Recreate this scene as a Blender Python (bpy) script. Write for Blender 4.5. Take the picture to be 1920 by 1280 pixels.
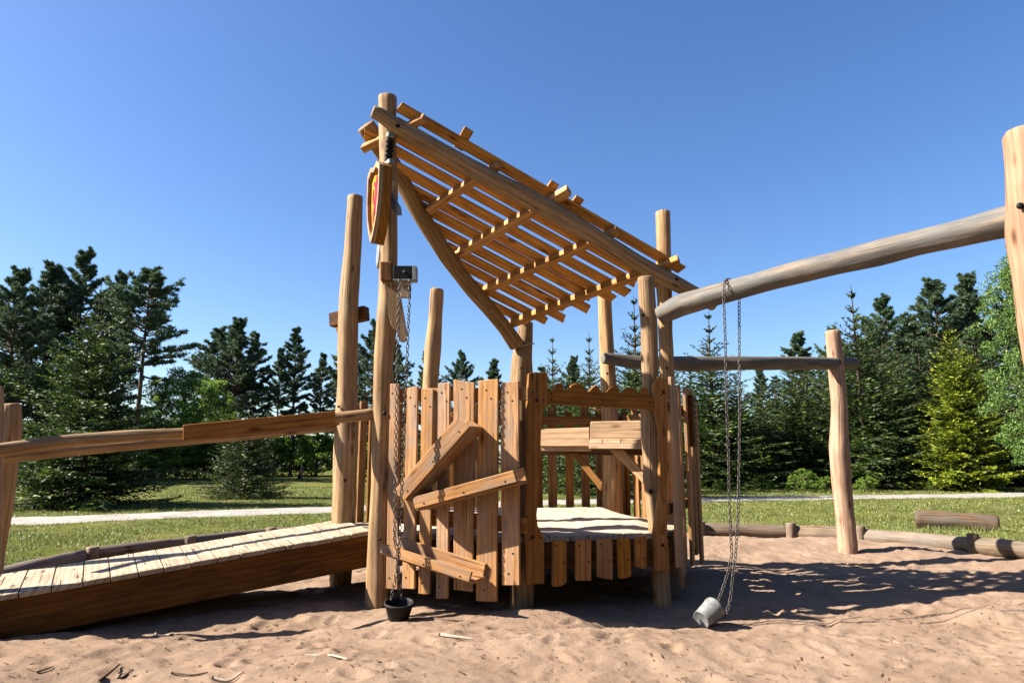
import bpy, bmesh, math, random
import numpy as np
from mathutils import Vector, Matrix
R = math.radians
random.seed(7)
rng = np.random.default_rng(7)
for o in list(bpy.data.objects): bpy.data.objects.remove(o)
SC = bpy.context.scene
COL = SC.collection

# ------------------------------------------------------------------ camera
CAMH = 1.3
PITCH = R(9.97)
cam = bpy.data.cameras.new('camera'); cam.lens = 24; cam.sensor_width = 36
cam.clip_start = 0.05; cam.clip_end = 2000
camo = bpy.data.objects.new('camera', cam); COL.objects.link(camo)
camo.location = (0, 0, CAMH); camo.rotation_euler = (R(90) + PITCH, 0, 0)
SC.camera = camo
# ------------------------------------------------------------------ sky, sun, exposure
SUN_EL = R(38.0); SUN_AZ = R(5.0)          # shadows run to +X and a little away
to_sun = Vector((-math.cos(SUN_EL) * math.cos(SUN_AZ), -math.cos(SUN_EL) * math.sin(SUN_AZ), math.sin(SUN_EL)))
W = bpy.data.worlds.new('World'); SC.world = W; W.use_nodes = True
nt = W.node_tree; nt.nodes.clear()
wo = nt.nodes.new('ShaderNodeOutputWorld'); bg = nt.nodes.new('ShaderNodeBackground')
sk = nt.nodes.new('ShaderNodeTexSky'); sk.sky_type = 'NISHITA'; sk.sun_disc = False
sk.sun_elevation = SUN_EL
sk.sun_rotation = math.atan2(to_sun.x, to_sun.y)
sk.altitude = 100; sk.air_density = 1.0; sk.dust_density = 0.9; sk.ozone_density = 3.0
bg.inputs['Strength'].default_value = 0.05
hsv = nt.nodes.new('ShaderNodeHueSaturation'); hsv.inputs['Saturation'].default_value = 1.2; hsv.inputs['Hue'].default_value = 0.507
nt.links.new(sk.outputs[0], hsv.inputs['Color']); nt.links.new(hsv.outputs[0], bg.inputs[0]); nt.links.new(bg.outputs[0], wo.inputs[0])
sun = bpy.data.lights.new('sun', 'SUN'); sun.energy = 5.0; sun.angle = R(0.5); sun.color = (1.0, 0.93, 0.82)
suno = bpy.data.objects.new('sun', sun); COL.objects.link(suno)
suno.rotation_euler = to_sun.to_track_quat('Z', 'Y').to_euler(); suno.location = (-8, -2, 9)
SC.view_settings.view_transform = 'Standard'; SC.view_settings.look = 'None'
SC.view_settings.exposure = 2.08; SC.view_settings.gamma = 1.0
SC.render.engine = 'CYCLES'
SC.cycles.max_bounces = 6; SC.cycles.diffuse_bounces = 2; SC.cycles.transparent_max_bounces = 4

# ------------------------------------------------------------------ measuring helpers
CP = Vector((0, 0, CAMH))
FW = Vector((0, math.cos(PITCH), math.sin(PITCH))); UP = Vector((0, -math.sin(PITCH), math.cos(PITCH)))
def ray(px, py): return FW + Vector((1, 0, 0)) * ((px - 960) / 1280) + UP * ((640 - py) / 1280)
def at(px, py, Y):
    d = ray(px, py); return CP + d * (Y / d.y)
def gnd(px, py, z=0.0):
    d = ray(px, py); return CP + d * ((z - CAMH) / d.z)
def hit(px, py, P, N):
    d = ray(px, py); return CP + d * ((P - CP).dot(N) / d.dot(N))
def rad(w, p): return w / 2 / 1280 * (p - CP).dot(FW)
def V(*a): return Vector(a)

# ------------------------------------------------------------------ linking helpers
ORG = {}
def place(o, origin, parent):
    ORG[o.name] = Vector(origin)
    if parent: o.parent = parent; o.location = Vector(origin) - ORG[parent.name]
    else: o.location = origin
def tag(o, label=None, cat=None, group=None, kind=None):
    if label: o['label'] = label
    if cat: o['category'] = cat
    if group: o['group'] = group
    if kind: o['kind'] = kind
    return o
def thing(name, label, cat, loc, group=None):
    o = bpy.data.objects.new(name, None); COL.objects.link(o); o.empty_display_size = 0.2
    place(o, loc, None); return tag(o, label, cat, group)
def link_mesh(name, me, mats, parent=None, origin=None):
    n = len(me.vertices); co = np.empty(n * 3, 'f'); me.vertices.foreach_get('co', co); co = co.reshape(-1, 3)
    if origin is None: origin = Vector((co.min(0) + co.max(0)) / 2)
    co -= np.array(origin, 'f'); me.vertices.foreach_set('co', co.ravel())
    for m in (mats if isinstance(mats, (list, tuple)) else [mats]): me.materials.append(m)
    o = bpy.data.objects.new(name, me); COL.objects.link(o); place(o, origin, parent); return o
def np_mesh(name, verts, faces, uvs=None, matidx=None, smooth=False, attr=None):
    """faces: (n,k) int array of equal sized faces"""
    me = bpy.data.meshes.new(name); verts = np.asarray(verts, 'f'); faces = np.asarray(faces, 'i')
    nf, k = faces.shape
    me.vertices.add(len(verts)); me.vertices.foreach_set('co', verts.ravel())
    me.loops.add(nf * k); me.loops.foreach_set('vertex_index', faces.ravel())
    me.polygons.add(nf); me.polygons.foreach_set('loop_start', np.arange(0, nf * k, k, dtype='i'))
    if matidx is not None: me.polygons.foreach_set('material_index', np.asarray(matidx, 'i'))
    if smooth: me.polygons.foreach_set('use_smooth', np.ones(nf, bool))
    if uvs is not None:
        l = me.uv_layers.new(name='UVMap'); l.data.foreach_set('uv', np.asarray(uvs, 'f')[faces.ravel()].ravel())
    if attr is not None:
        a = me.attributes.new('tone', 'FLOAT', 'POINT'); a.data.foreach_set('value', np.asarray(attr, 'f'))
    me.update(calc_edges=True); return me

# ------------------------------------------------------------------ materials
def newmat(name):
    m = bpy.data.materials.new(name); m.use_nodes = True; t = m.node_tree; t.nodes.clear()
    o = t.nodes.new('ShaderNodeOutputMaterial'); return m, t, o
def N(t, typ, **kw):
    n = t.nodes.new(typ)
    for k, v in kw.items():
        if k in n.inputs: n.inputs[k].default_value = v
        else: setattr(n, k, v)
    return n
def ramp(t, src, stops):
    r = t.nodes.new('ShaderNodeValToRGB'); e = r.color_ramp.elements
    e[0].position = stops[0][0]; e[0].color = (*stops[0][1], 1)
    e[1].position = stops[-1][0]; e[1].color = (*stops[-1][1], 1)
    for p, c in stops[1:-1]:
        q = e.new(p); q.color = (*c, 1)
    t.links.new(src, r.inputs[0]); return r.outputs[0]
def mixc(t, f, a, b, mode='MIX'):
    m = t.nodes.new('ShaderNodeMix'); m.data_type = 'RGBA'; m.blend_type = mode
    for s, v in ((m.inputs[0], f), (m.inputs[6], a), (m.inputs[7], b)):
        if isinstance(v, (int, float)): s.default_value = v
        elif isinstance(v, tuple): s.default_value = (*v, 1)
        else: t.links.new(v, s)
    return m.outputs[2]
KW = 0.74
def sc_(c, k=KW): return tuple(x * k for x in c)
def wood(name, c0, c1, crack=(0.06, 0.03, 0.012), weather=None, wamt=0.0, rough=0.62, vary=0.2, gs=0.62):
    c0 = sc_(c0); c1 = sc_(c1); weather = sc_(weather) if weather else None
    m, t, o = newmat(name); L = t.links.new
    tc = N(t, 'ShaderNodeTexCoord'); oi = N(t, 'ShaderNodeObjectInfo')
    def mapn(sx, sy):
        q = N(t, 'ShaderNodeMapping'); q.inputs['Scale'].default_value = (sx, sy, 1); L(tc.outputs['UV'], q.inputs[0]); return q.outputs[0]
    g = N(t, 'ShaderNodeTexNoise', Scale=1.0, Detail=7.0, Roughness=0.62, Distortion=0.5); L(mapn(2.2, 34), g.inputs['Vector'])
    big = N(t, 'ShaderNodeTexNoise', Scale=1.0, Detail=3.0, Distortion=0.3); L(mapn(2.6, 9), big.inputs['Vector'])
    fine = N(t, 'ShaderNodeTexNoise', Scale=1.0, Detail=4.0); L(mapn(9, 190), fine.inputs['Vector'])
    wv = N(t, 'ShaderNodeTexWave', Scale=1.0, Distortion=9.0, Detail=3.0); wv.bands_direction = 'Y'; wv.inputs['Detail Scale'].default_value = 0.6
    L(mapn(0.9, 6), wv.inputs['Vector'])
    col = ramp(t, g.outputs[0], [(0.5 - 0.17 / gs, c0), (0.5 + 0.17 / gs, c1)])
    col = mixc(t, 0.5 * gs, col, ramp(t, wv.outputs[0], [(0.1, tuple(x * 0.62 for x in c0)), (0.5, c1)]))
    col = mixc(t, 0.75, col, ramp(t, big.outputs[0], [(0.32, (0.62, 0.58, 0.54)), (0.62, (1.08, 1.05, 1.0))]), 'MULTIPLY')
    # knots
    vo = N(t, 'ShaderNodeTexVoronoi', Scale=1.0); L(mapn(2.3, 7.5), vo.inputs['Vector'])
    kn = ramp(t, vo.outputs['Distance'], [(0.05, (0.10, 0.05, 0.025)), (0.10, (0.42, 0.30, 0.22)), (0.2, (1, 1, 1))])
    col = mixc(t, 0.8, col, kn, 'MULTIPLY')
    # drying cracks
    ck = N(t, 'ShaderNodeTexNoise', Scale=1.0, Detail=2.0, Distortion=0.2); L(mapn(1.1, 48), ck.inputs['Vector'])
    ckr = ramp(t, ck.outputs[0], [(0.315, (1, 1, 1)), (0.345, (0, 0, 0))])
    col = mixc(t, ckr, col, crack)
    col = mixc(t, 0.5, col, ramp(t, fine.outputs[0], [(0.3, (0.78, 0.76, 0.74)), (0.7, (1.05, 1.05, 1.05))]), 'MULTIPLY')
    if weather:
        wn = N(t, 'ShaderNodeTexNoise', Scale=1.0, Detail=5.0, Roughness=0.7); L(mapn(1.8, 8), wn.inputs['Vector'])
        f = ramp(t, wn.outputs[0], [(0.55 - wamt * 0.3, (0, 0, 0)), (0.75 - wamt * 0.3, (1, 1, 1))])
        wc = mixc(t, 0.6, tuple(weather), ramp(t, g.outputs[0], [(0.3, (0.5, 0.5, 0.5)), (0.7, (1.2, 1.2, 1.2))]), 'MULTIPLY')
        col = mixc(t, f, col, wc)
    hs = N(t, 'ShaderNodeHueSaturation'); mr = N(t, 'ShaderNodeMapRange'); mr.inputs[3].default_value = 1 - vary; mr.inputs[4].default_value = 1 + vary
    L(oi.outputs['Random'], mr.inputs[0]); L(mr.outputs[0], hs.inputs['Value']); L(col, hs.inputs['Color'])
    wn2 = N(t, 'ShaderNodeTexWhiteNoise'); wn2.noise_dimensions = '1D'; L(oi.outputs['Random'], wn2.inputs['W']); m2 = N(t, 'ShaderNodeMapRange'); m2.inputs[3].default_value = 0.80; m2.inputs[4].default_value = 1.0; L(wn2.outputs['Value'], m2.inputs[0]); L(m2.outputs[0], hs.inputs['Saturation'])
    b = N(t, 'ShaderNodeBsdfPrincipled', Roughness=rough); b.inputs['Specular IOR Level'].default_value = 0.10
    L(hs.outputs[0], b.inputs['Base Color'])
    ad = N(t, 'ShaderNodeMath', operation='ADD'); L(g.outputs[0], ad.inputs[0]); L(fine.outputs[0], ad.inputs[1])
    sb = N(t, 'ShaderNodeMath', operation='SUBTRACT'); L(ad.outputs[0], sb.inputs[0]); L(ckr, sb.inputs[1])
    bp = N(t, 'ShaderNodeBump', Strength=0.55, Distance=0.004); L(sb.outputs[0], bp.inputs['Height']); L(bp.outputs[0], b.inputs['Normal'])
    L(b.outputs[0], o.inputs[0]); return m
def plain(name, c, rough=0.5, metal=0.0, noise=0.0, nscale=30.0):
    c = sc_(c, 0.7)
    m, t, o = newmat(name); b = N(t, 'ShaderNodeBsdfPrincipled', Roughness=rough, Metallic=metal); b.inputs['Specular IOR Level'].default_value = 0.12 if metal < .1 else 0.5
    if noise:
        tc = N(t, 'ShaderNodeTexCoord'); n = N(t, 'ShaderNodeTexNoise', Scale=nscale, Detail=5.0); t.links.new(tc.outputs['Object'], n.inputs['Vector'])
        t.links.new(ramp(t, n.outputs[0], [(0.3, tuple(x * (1 - noise) for x in c)), (0.7, tuple(min(1, x * (1 + noise)) for x in c))]), b.inputs['Base Color'])
        bp = N(t, 'ShaderNodeBump', Strength=0.3, Distance=0.002); t.links.new(n.outputs[0], bp.inputs['Height']); t.links.new(bp.outputs[0], b.inputs['Normal'])
    else: b.inputs['Base Color'].default_value = (*c, 1)
    t.links.new(b.outputs[0], o.inputs[0]); return m
def leafmat(name, dark, light, tip, trans=0.28):
    dark, light, tip = sc_(dark, 1.0), sc_(light, 1.3), sc_(tip, 1.35)
    m, t, o = newmat(name); L = t.links.new
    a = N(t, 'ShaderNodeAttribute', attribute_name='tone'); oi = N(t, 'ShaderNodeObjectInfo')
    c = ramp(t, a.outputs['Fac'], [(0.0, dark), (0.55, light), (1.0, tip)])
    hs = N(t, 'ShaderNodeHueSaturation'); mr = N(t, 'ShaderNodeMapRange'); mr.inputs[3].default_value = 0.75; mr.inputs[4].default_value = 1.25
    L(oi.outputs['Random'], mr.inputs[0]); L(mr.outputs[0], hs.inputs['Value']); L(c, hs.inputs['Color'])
    d = N(t, 'ShaderNodeBsdfPrincipled', Roughness=0.55); d.inputs['Specular IOR Level'].default_value = 0.25; tr = N(t, 'ShaderNodeBsdfTranslucent'); mx = N(t, 'ShaderNodeMixShader'); mx.inputs[0].default_value = trans
    L(hs.outputs[0], d.inputs['Base Color']); L(hs.outputs[0], tr.inputs['Color']); L(d.outputs[0], mx.inputs[1]); L(tr.outputs[0], mx.inputs[2]); L(mx.outputs[0], o.inputs[0]); return m
M = {}
M['log'] = wood('peeled_oak_log', (0.29, 0.160, 0.060), (0.45, 0.285, 0.140), weather=(0.30, 0.22, 0.14), wamt=0.12, gs=0.75)
M['board'] = wood('sawn_oak_board', (0.22, 0.085, 0.010), (0.38, 0.165, 0.026))
M['boardp'] = wood('palisade_oak_board', (0.32, 0.145, 0.040), (0.52, 0.265, 0.095), weather=(0.27, 0.19, 0.135), wamt=0.3)
M['roofb'] = wood('roof_lath_wood', (0.42, 0.165, 0.020), (0.64, 0.300, 0.052))
M['tray'] = wood('pale_tray_board', (0.46, 0.27, 0.13), (0.66, 0.43, 0.24))
M['deck'] = wood('pale_deck_plank', (0.42, 0.33, 0.22), (0.56, 0.46, 0.33))
M['beam'] = wood('ramp_beam_wood', (0.11, 0.042, 0.006), (0.19, 0.078, 0.014), weather=(0.05, 0.022, 0.006), wamt=0.2)
M['grey'] = wood('weathered_log', (0.20, 0.145, 0.10), (0.30, 0.225, 0.16), weather=(0.135, 0.128, 0.118), wamt=0.68, crack=(0.03, 0.025, 0.02), gs=0.5)
M['greyb'] = wood('grey_border_log', (0.15, 0.100, 0.065), (0.25, 0.180, 0.120), weather=(0.17, 0.14, 0.11), wamt=0.4, gs=0.6)
M['pink'] = wood('pale_red_log', (0.33, 0.18, 0.105), (0.44, 0.27, 0.17), gs=0.55)
M['bark'] = plain('tree_bark', (0.10, 0.075, 0.055), 0.9, 0, 0.45, 12)
M['pbark'] = plain('pine_bark', (0.13, 0.085, 0.06), 0.9, 0, 0.4, 8)
M['birch'] = plain('birch_bark', (0.38, 0.36, 0.32), 0.8, 0, 0.6, 9)
M['steel'] = plain('galvanised_steel', (0.17, 0.175, 0.17), 0.7, 0.2, 0.35, 25)
M['steeld'] = plain('galvanised_bottom', (0.40, 0.42, 0.38), 0.6, 0.3, 0.3, 40)
M['chain'] = plain('chain_steel', (0.07, 0.06, 0.055), 0.5, 0.5)
M['rubber'] = plain('black_rubber', (0.022, 0.02, 0.018), 0.6, 0, 0.3, 40)
M['black'] = plain('black_iron', (0.010, 0.010, 0.010), 0.6, 0.0)
M['silver'] = plain('silver_paint', (0.26, 0.28, 0.26), 0.45, 0.3, 0.15, 20)
M['yellow'] = plain('shield_yellow', (0.55, 0.24, 0.01), 0.5, 0, 0.12, 18)
M['red'] = plain('shield_red', (0.42, 0.01, 0.03), 0.5)
M['twig'] = plain('pale_twig', (0.40, 0.33, 0.25), 0.8, 0, 0.3, 30)
M['dtwig'] = plain('dark_twig', (0.10, 0.06, 0.035), 0.85, 0, 0.3, 30)
M['rope'] = plain('pale_rope', (0.35, 0.28, 0.19), 0.9)

# ------------------------------------------------------------------ shape helpers
def noise1(n, amp, smooth=2):
    a = rng.normal(0, 1, n)
    for _ in range(smooth): a = np.convolve(np.pad(a, 1, 'edge'), [0.25, 0.5, 0.25], 'valid')
    return a * amp
def tube_np(pts, rads, sides=16, rough=0.0, cap=True, seg=0.06, uvo=None):
    P = np.array([list(p) for p in pts], float); Rr = np.array(rads, float)
    d = np.r_[0, np.cumsum(np.linalg.norm(np.diff(P, axis=0), axis=1))]
    n = max(3, int(d[-1] / seg) + 1); s = np.linspace(0, d[-1], n)
    # Catmull-Rom style smoothing through pchip-like resample
    Q = np.stack([np.interp(s, d, P[:, i]) for i in range(3)], 1); q = np.interp(s, d, Rr)
    k = max(1, int(n / max(len(P) - 1, 1) / 4))
    if len(P) > 2:
        for _ in range(k):
            Q[1:-1] = Q[:-2] * 0.25 + Q[1:-1] * 0.5 + Q[2:] * 0.25; q[1:-1] = q[:-2] * 0.25 + q[1:-1] * 0.5 + q[2:] * 0.25
    T = np.gradient(Q, axis=0); T /= np.linalg.norm(T, axis=1)[:, None]
    ref = np.array([0, 1.0, 0]) if abs(T[0, 1]) < 0.8 else np.array([1.0, 0, 0])
    A = np.cross(T, ref); A /= np.linalg.norm(A, axis=1)[:, None]; B = np.cross(T, A)
    th = np.linspace(0, 2 * np.pi, sides + 1)
    rr = q[:, None] * np.ones(sides + 1)[None]
    if rough:
        ph = rng.uniform(0, 6.28, 6); fl = rng.uniform(1.5, 4.5, 6)
        rr = rr * (1 - 0.022 * np.cos(7 * th[None] + ph[0] + 0.8 * np.sin(s[:, None] * 1.1)))
        for _b in range(int(3 + d[-1] * 5)):
            sb_, tb_ = rng.uniform(0, d[-1]), rng.uniform(0, 6.28); dt_ = np.abs((th[None] - tb_ + np.pi) % (2 * np.pi) - np.pi)
            rr = rr * (1 + rng.uniform(-.09, .11) * np.exp(-((s[:, None] - sb_) / rng.uniform(.05, .25)) ** 2 - (dt_ / rng.uniform(.35, .7)) ** 2))
        for j in range(6):
            m_ = 2 + j
            f = np.cos(m_ * th[None] + ph[j] + np.sin(s[:, None] * fl[j] + ph[5 - j]) * 1.3)
            rr = rr * (1 + rough * (1.0 if j < 3 else 0.45) * f * (0.6 + 0.4 * np.sin(s[:, None] * fl[5 - j] * 1.7 + ph[j])))
    # rounded ends
    e = np.minimum(s, d[-1] - s) / (q.mean() * 0.35 + 1e-6)
    V_ = Q[:, None] + rr[..., None] * (np.cos(th)[None, :, None] * A[:, None] + np.sin(th)[None, :, None] * B[:, None])
    verts = V_.reshape(-1, 3); m = sides + 1
    i, j = np.meshgrid(np.arange(n - 1), np.arange(sides), indexing='ij')
    F = np.stack([i * m + j, i * m + j + 1, (i + 1) * m + j + 1, (i + 1) * m + j], -1).reshape(-1, 4)
    u0, v0 = (rng.uniform(0, 50, 2) if uvo is None else uvo)
    uv = np.stack([np.repeat(s + u0, m), np.tile(th / 6.2832, n) * q.mean() * 6.28 + v0], 1)
    if cap:
        vs = [verts]; us = [uv]; fs = [F]; base = len(verts)
        for end, sg in ((0, -1), (n - 1, 1)):
            prev = np.arange(end * m, end * m + m)
            for ks, ko in ((0.93, 0.18), (0.80, 0.27), (0.45, 0.30), (0.001, 0.31)):
                ring = Q[end] + T[end] * sg * ko * q[end] * 0.7 + (verts[end * m:end * m + m] - Q[end]) * ks
                vs.append(ring); us.append(uv[end * m:end * m + m] + [0, 0] + np.c_[np.full(m, (1 - ks) * q[end]), np.zeros(m)])
                cur = np.arange(base, base + m); base += m
                for a_ in range(sides):
                    fs.append(np.array([[prev[a_], prev[a_ + 1], cur[a_ + 1], cur[a_]]] if sg < 0 else [[prev[a_], prev[a_ + 1], cur[a_ + 1], cur[a_]]]))
                prev = cur
        verts = np.concatenate(vs); uv = np.concatenate(us); F = np.concatenate(fs)
    return verts, F, uv
def log(name, pts, rads, mat, parent=None, rough=0.035, sides=22, seg=0.05):
    v, f, u = tube_np(pts, rads, sides, rough, True, seg)
    me = np_mesh(name, v, f, u, smooth=True)
    bm = bmesh.new(); bm.from_mesh(me); bmesh.ops.recalc_face_normals(bm, faces=bm.faces); bm.to_mesh(me); bm.free()
    return link_mesh(name, me, mat, parent)
def pxlog(name, data, mat, parent=None, Y=None, plane=None, sink=0.0, **k):
    pts = []; rs = []
    for q in data:
        p = hit(q[0], q[1], *plane) if plane else at(q[0], q[1], q[3] if len(q) > 3 else Y)
        pts.append(p); rs.append(rad(q[2], p))
    if sink:
        pts.insert(0, pts[0] + (pts[0] - pts[1]).normalized() * sink); rs.insert(0, rs[0])
    return log(name, pts, rs, mat, parent, **k)
def bm_prism(bm, pts, nrm, thick, bevel=0.004, L=None, rnd=True, mi=0):
    nrm = Vector(nrm).normalized(); pts = [Vector(p) for p in pts]; bm.loops.layers.uv.verify(); pre = set(bm.faces)
    # order so that polygon normal = nrm
    a = Vector((0, 0, 0))
    for i in range(len(pts)): a += pts[i].cross(pts[(i + 1) % len(pts)])
    if a.dot(nrm) < 0: pts.reverse()
    top = [bm.verts.new(p) for p in pts]; bot = [bm.verts.new(p - nrm * thick) for p in pts]
    fs = [bm.faces.new(top), bm.faces.new(list(reversed(bot)))]
    n = len(pts)
    for i in range(n): fs.append(bm.faces.new([top[i], bot[i], bot[(i + 1) % n], top[(i + 1) % n]]))
    if bevel:
        es = list({e for f in fs for e in f.edges})
        r = bmesh.ops.bevel(bm, geom=es, offset=bevel, segments=1, profile=0.5, affect='EDGES')
        fs = [f for f in bm.faces if f not in pre]
    if L is None:
        L = max(((pts[(i + 1) % n] - pts[i]) for i in range(n)), key=lambda e: e.length)
    L = Vector(L).normalized(); Wd = nrm.cross(L).normalized()
    uvl = bm.loops.layers.uv.verify(); uo = (random.uniform(0, 60), random.uniform(0, 60)) if rnd else (0, 0)
    for f in fs:
        f.material_index = mi
        for l in f.loops:
            c = l.vert.co; l[uvl].uv = (c.dot(L) + uo[0], c.dot(Wd) + c.dot(nrm) * 0.9 + uo[1])
    return fs
def bm_disc(bm, c, n, r, mi=1, h=0.003, sides=8):
    bm.loops.layers.uv.verify()
    n = Vector(n).normalized(); a = n.orthogonal().normalized(); b = n.cross(a)
    top = [bm.verts.new(c + n * h + (a * math.cos(t) + b * math.sin(t)) * r) for t in [i * 2 * math.pi / sides for i in range(sides)]]
    bot = [bm.verts.new(v.co - n * h * 1.5) for v in top]
    fs = [bm.faces.new(top)] + [bm.faces.new([top[i], bot[i], bot[(i + 1) % sides], top[(i + 1) % sides]]) for i in range(sides)]
    for f in fs: f.material_index = mi
def finish(name, bm, mats, parent=None, origin=None):
    me = bpy.data.meshes.new(name); bmesh.ops.recalc_face_normals(bm, faces=bm.faces); bm.to_mesh(me); bm.free()
    return link_mesh(name, me, mats, parent, origin)
def prism(name, pts, nrm, thick, mat, parent=None, bevel=0.004, L=None, screws=()):
    bm = bmesh.new(); bm_prism(bm, pts, nrm, thick, bevel, L)
    for s in screws: bm_disc(bm, s, nrm, 0.0085)
    return finish(name, bm, [mat, M['black']], parent)
def boxpts(p0, p1, w, wd):
    h = Vector(wd).normalized() * (w / 2); return [p0 - h, p0 + h, p1 + h, p1 - h]
def beam(name, p0, p1, w, t, wd, mat, parent=None, bevel=0.005, screws=()):
    """board from p0 to p1, w wide along wd, t thick, centred"""
    L = (p1 - p0).normalized(); wd = Vector(wd); wd = (wd - L * wd.dot(L)).normalized(); n = L.cross(wd).normalized()
    return prism(name, boxpts(p0 + n * t / 2, p1 + n * t / 2, w, wd), n, t, mat, parent, bevel, L, screws)
def bolt(p, n, parent, r=0.02):
    bm = bmesh.new(); n = Vector(n).normalized()
    mt = n.to_track_quat('Z', 'Y').to_matrix().to_4x4(); mt.translation = p
    bmesh.ops.create_uvsphere(bm, u_segments=12, v_segments=8, radius=r, matrix=mt @ Matrix.Diagonal((1, 1, 0.7, 1)))
    o = finish('bolt', bm, M['black'], parent)
    for f in o.data.polygons: f.use_smooth = True
    return o
def chain_mesh(name, pts, parent, mat, ll=0.050, lw=0.034, wr=0.0047):
    P = np.array([list(p) for p in pts], float); d = np.r_[0, np.cumsum(np.linalg.norm(np.diff(P, axis=0), axis=1))]
    pitch = ll - 2.6 * wr; n = int(d[-1] / pitch); nu, nv = 12, 5
    s = (np.arange(n) + 0.5) * d[-1] / n
    vs = []; fs = []; b = 0
    for k in range(n):
        c = np.array([np.interp(s[k], d, P[:, i]) for i in range(3)]); c2 = np.array([np.interp(min(s[k] + 0.02, d[-1]), d, P[:, i]) for i in range(3)])
        c1 = np.array([np.interp(max(s[k] - 0.02, 0), d, P[:, i]) for i in range(3)])
        T = c2 - c1; T /= np.linalg.norm(T); a = np.cross(T, [0.3, 1, 0.1]); a /= np.linalg.norm(a); bb = np.cross(T, a)
        ang = (0.75 if k % 2 else 0.75 + math.pi / 2) + rng.normal(0, 0.12); S = math.cos(ang) * a + math.sin(ang) * bb; Nn = np.cross(T, S)
        th = np.linspace(0, 2 * np.pi, nu, endpoint=False)
        hs = (ll - lw) / 2; rr = lw / 2 - wr
        cx = np.cos(th) * rr + np.sign(np.cos(th)) * (hs) * (np.abs(np.cos(th)) > 0.01); cy = np.sin(th) * rr
        ring = c + cx[:, None] * T + cy[:, None] * S; out = np.cos(th)[:, None] * T + np.sin(th)[:, None] * S
        ph = np.linspace(0, 2 * np.pi, nv, endpoint=False)
        v = ring[:, None] + wr * (np.cos(ph)[None, :, None] * out[:, None] + np.sin(ph)[None, :, None] * Nn)
        vs.append(v.reshape(-1, 3))
        i, j = np.meshgrid(np.arange(nu), np.arange(nv), indexing='ij')
        fs.append(b + np.stack([i * nv + j, i * nv + (j + 1) % nv, ((i + 1) % nu) * nv + (j + 1) % nv, ((i + 1) % nu) * nv + j], -1).reshape(-1, 4)); b += nu * nv
    return link_mesh(name, np_mesh(name, np.concatenate(vs), np.concatenate(fs), smooth=True), mat, parent)
def lathe(name, c, axis, prof, mat, parent, sides=28, mi=None):
    axis = Vector(axis).normalized(); a = axis.orthogonal().normalized(); b = axis.cross(a)
    vs = []; fs = []
    for (r, h) in prof:
        for i in range(sides):
            t = 2 * math.pi * i / sides; vs.append(c + axis * h + (a * math.cos(t) + b * math.sin(t)) * r)
    for k in range(len(prof) - 1):
        for i in range(sides): fs.append([k * sides + i, k * sides + (i + 1) % sides, (k + 1) * sides + (i + 1) % sides, (k + 1) * sides + i])
    return link_mesh(name, np_mesh(name, [list(v) for v in vs], fs, smooth=True), mat, parent)

# ------------------------------------------------------------------ noise fields for the terrain
def hash2(ix, iy, s):
    h = (ix.astype(np.int64) * 374761393 + iy.astype(np.int64) * 668265263 + s * 974634777) & 0x7fffffff
    h = (h ^ (h >> 13)) * 1274126177 & 0x7fffffff; return ((h ^ (h >> 16)) & 0xffff) / 65535.0
def vnoise(x, y, s=0):
    ix = np.floor(x); iy = np.floor(y); fx = x - ix; fy = y - iy; fx = fx * fx * fx * (fx * (fx * 6 - 15) + 10); fy = fy * fy * fy * (fy * (fy * 6 - 15) + 10)
    a = hash2(ix, iy, s); b = hash2(ix + 1, iy, s); c = hash2(ix, iy + 1, s); d = hash2(ix + 1, iy + 1, s)
    return (a * (1 - fx) + b * fx) * (1 - fy) + (c * (1 - fx) + d * fx) * fy - 0.5
PIT = [(-9, -3), (-6.8, 3), (-6.0, 7.4), (-5.85, 9.1), (-5.15, 10.6), (-4.5, 12.1), (-2.6, 13.1), (0.3, 13.5), (3.4, 13.0), (5.0, 12.3), (6.3, 11.5), (7.6, 10.2), (8.6, 8.6), (9.8, 6), (11, 2), (11, -3)]
def pit_dist(x, y):
    """signed distance to the sandpit outline, positive inside"""
    P = np.array(PIT); d = np.full(x.shape, 1e9); ins = np.zeros(x.shape, bool)
    for k in range(len(P)):
        a = P[k]; b = P[(k + 1) % len(P)]; e = b - a; t = np.clip(((x - a[0]) * e[0] + (y - a[1]) * e[1]) / (e @ e), 0, 1)
        d = np.minimum(d, np.hypot(x - a[0] - t * e[0], y - a[1] - t * e[1]))
        c = ((a[1] > y) != (b[1] > y)) & (x < (b[0] - a[0]) * (y - a[1]) / (b[1] - a[1] + 1e-9) + a[0]); ins ^= c
    return np.where(ins, d, -d)
_fr = np.random.default_rng(3)
FEET = [( _fr.uniform(-6, 8), _fr.uniform(2.2, 11), _fr.uniform(0, 3.14), _fr.uniform(0.05, 0.15), _fr.uniform(0.035, 0.07), _fr.uniform(0.006, 0.024)) for _ in range(900)]
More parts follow.
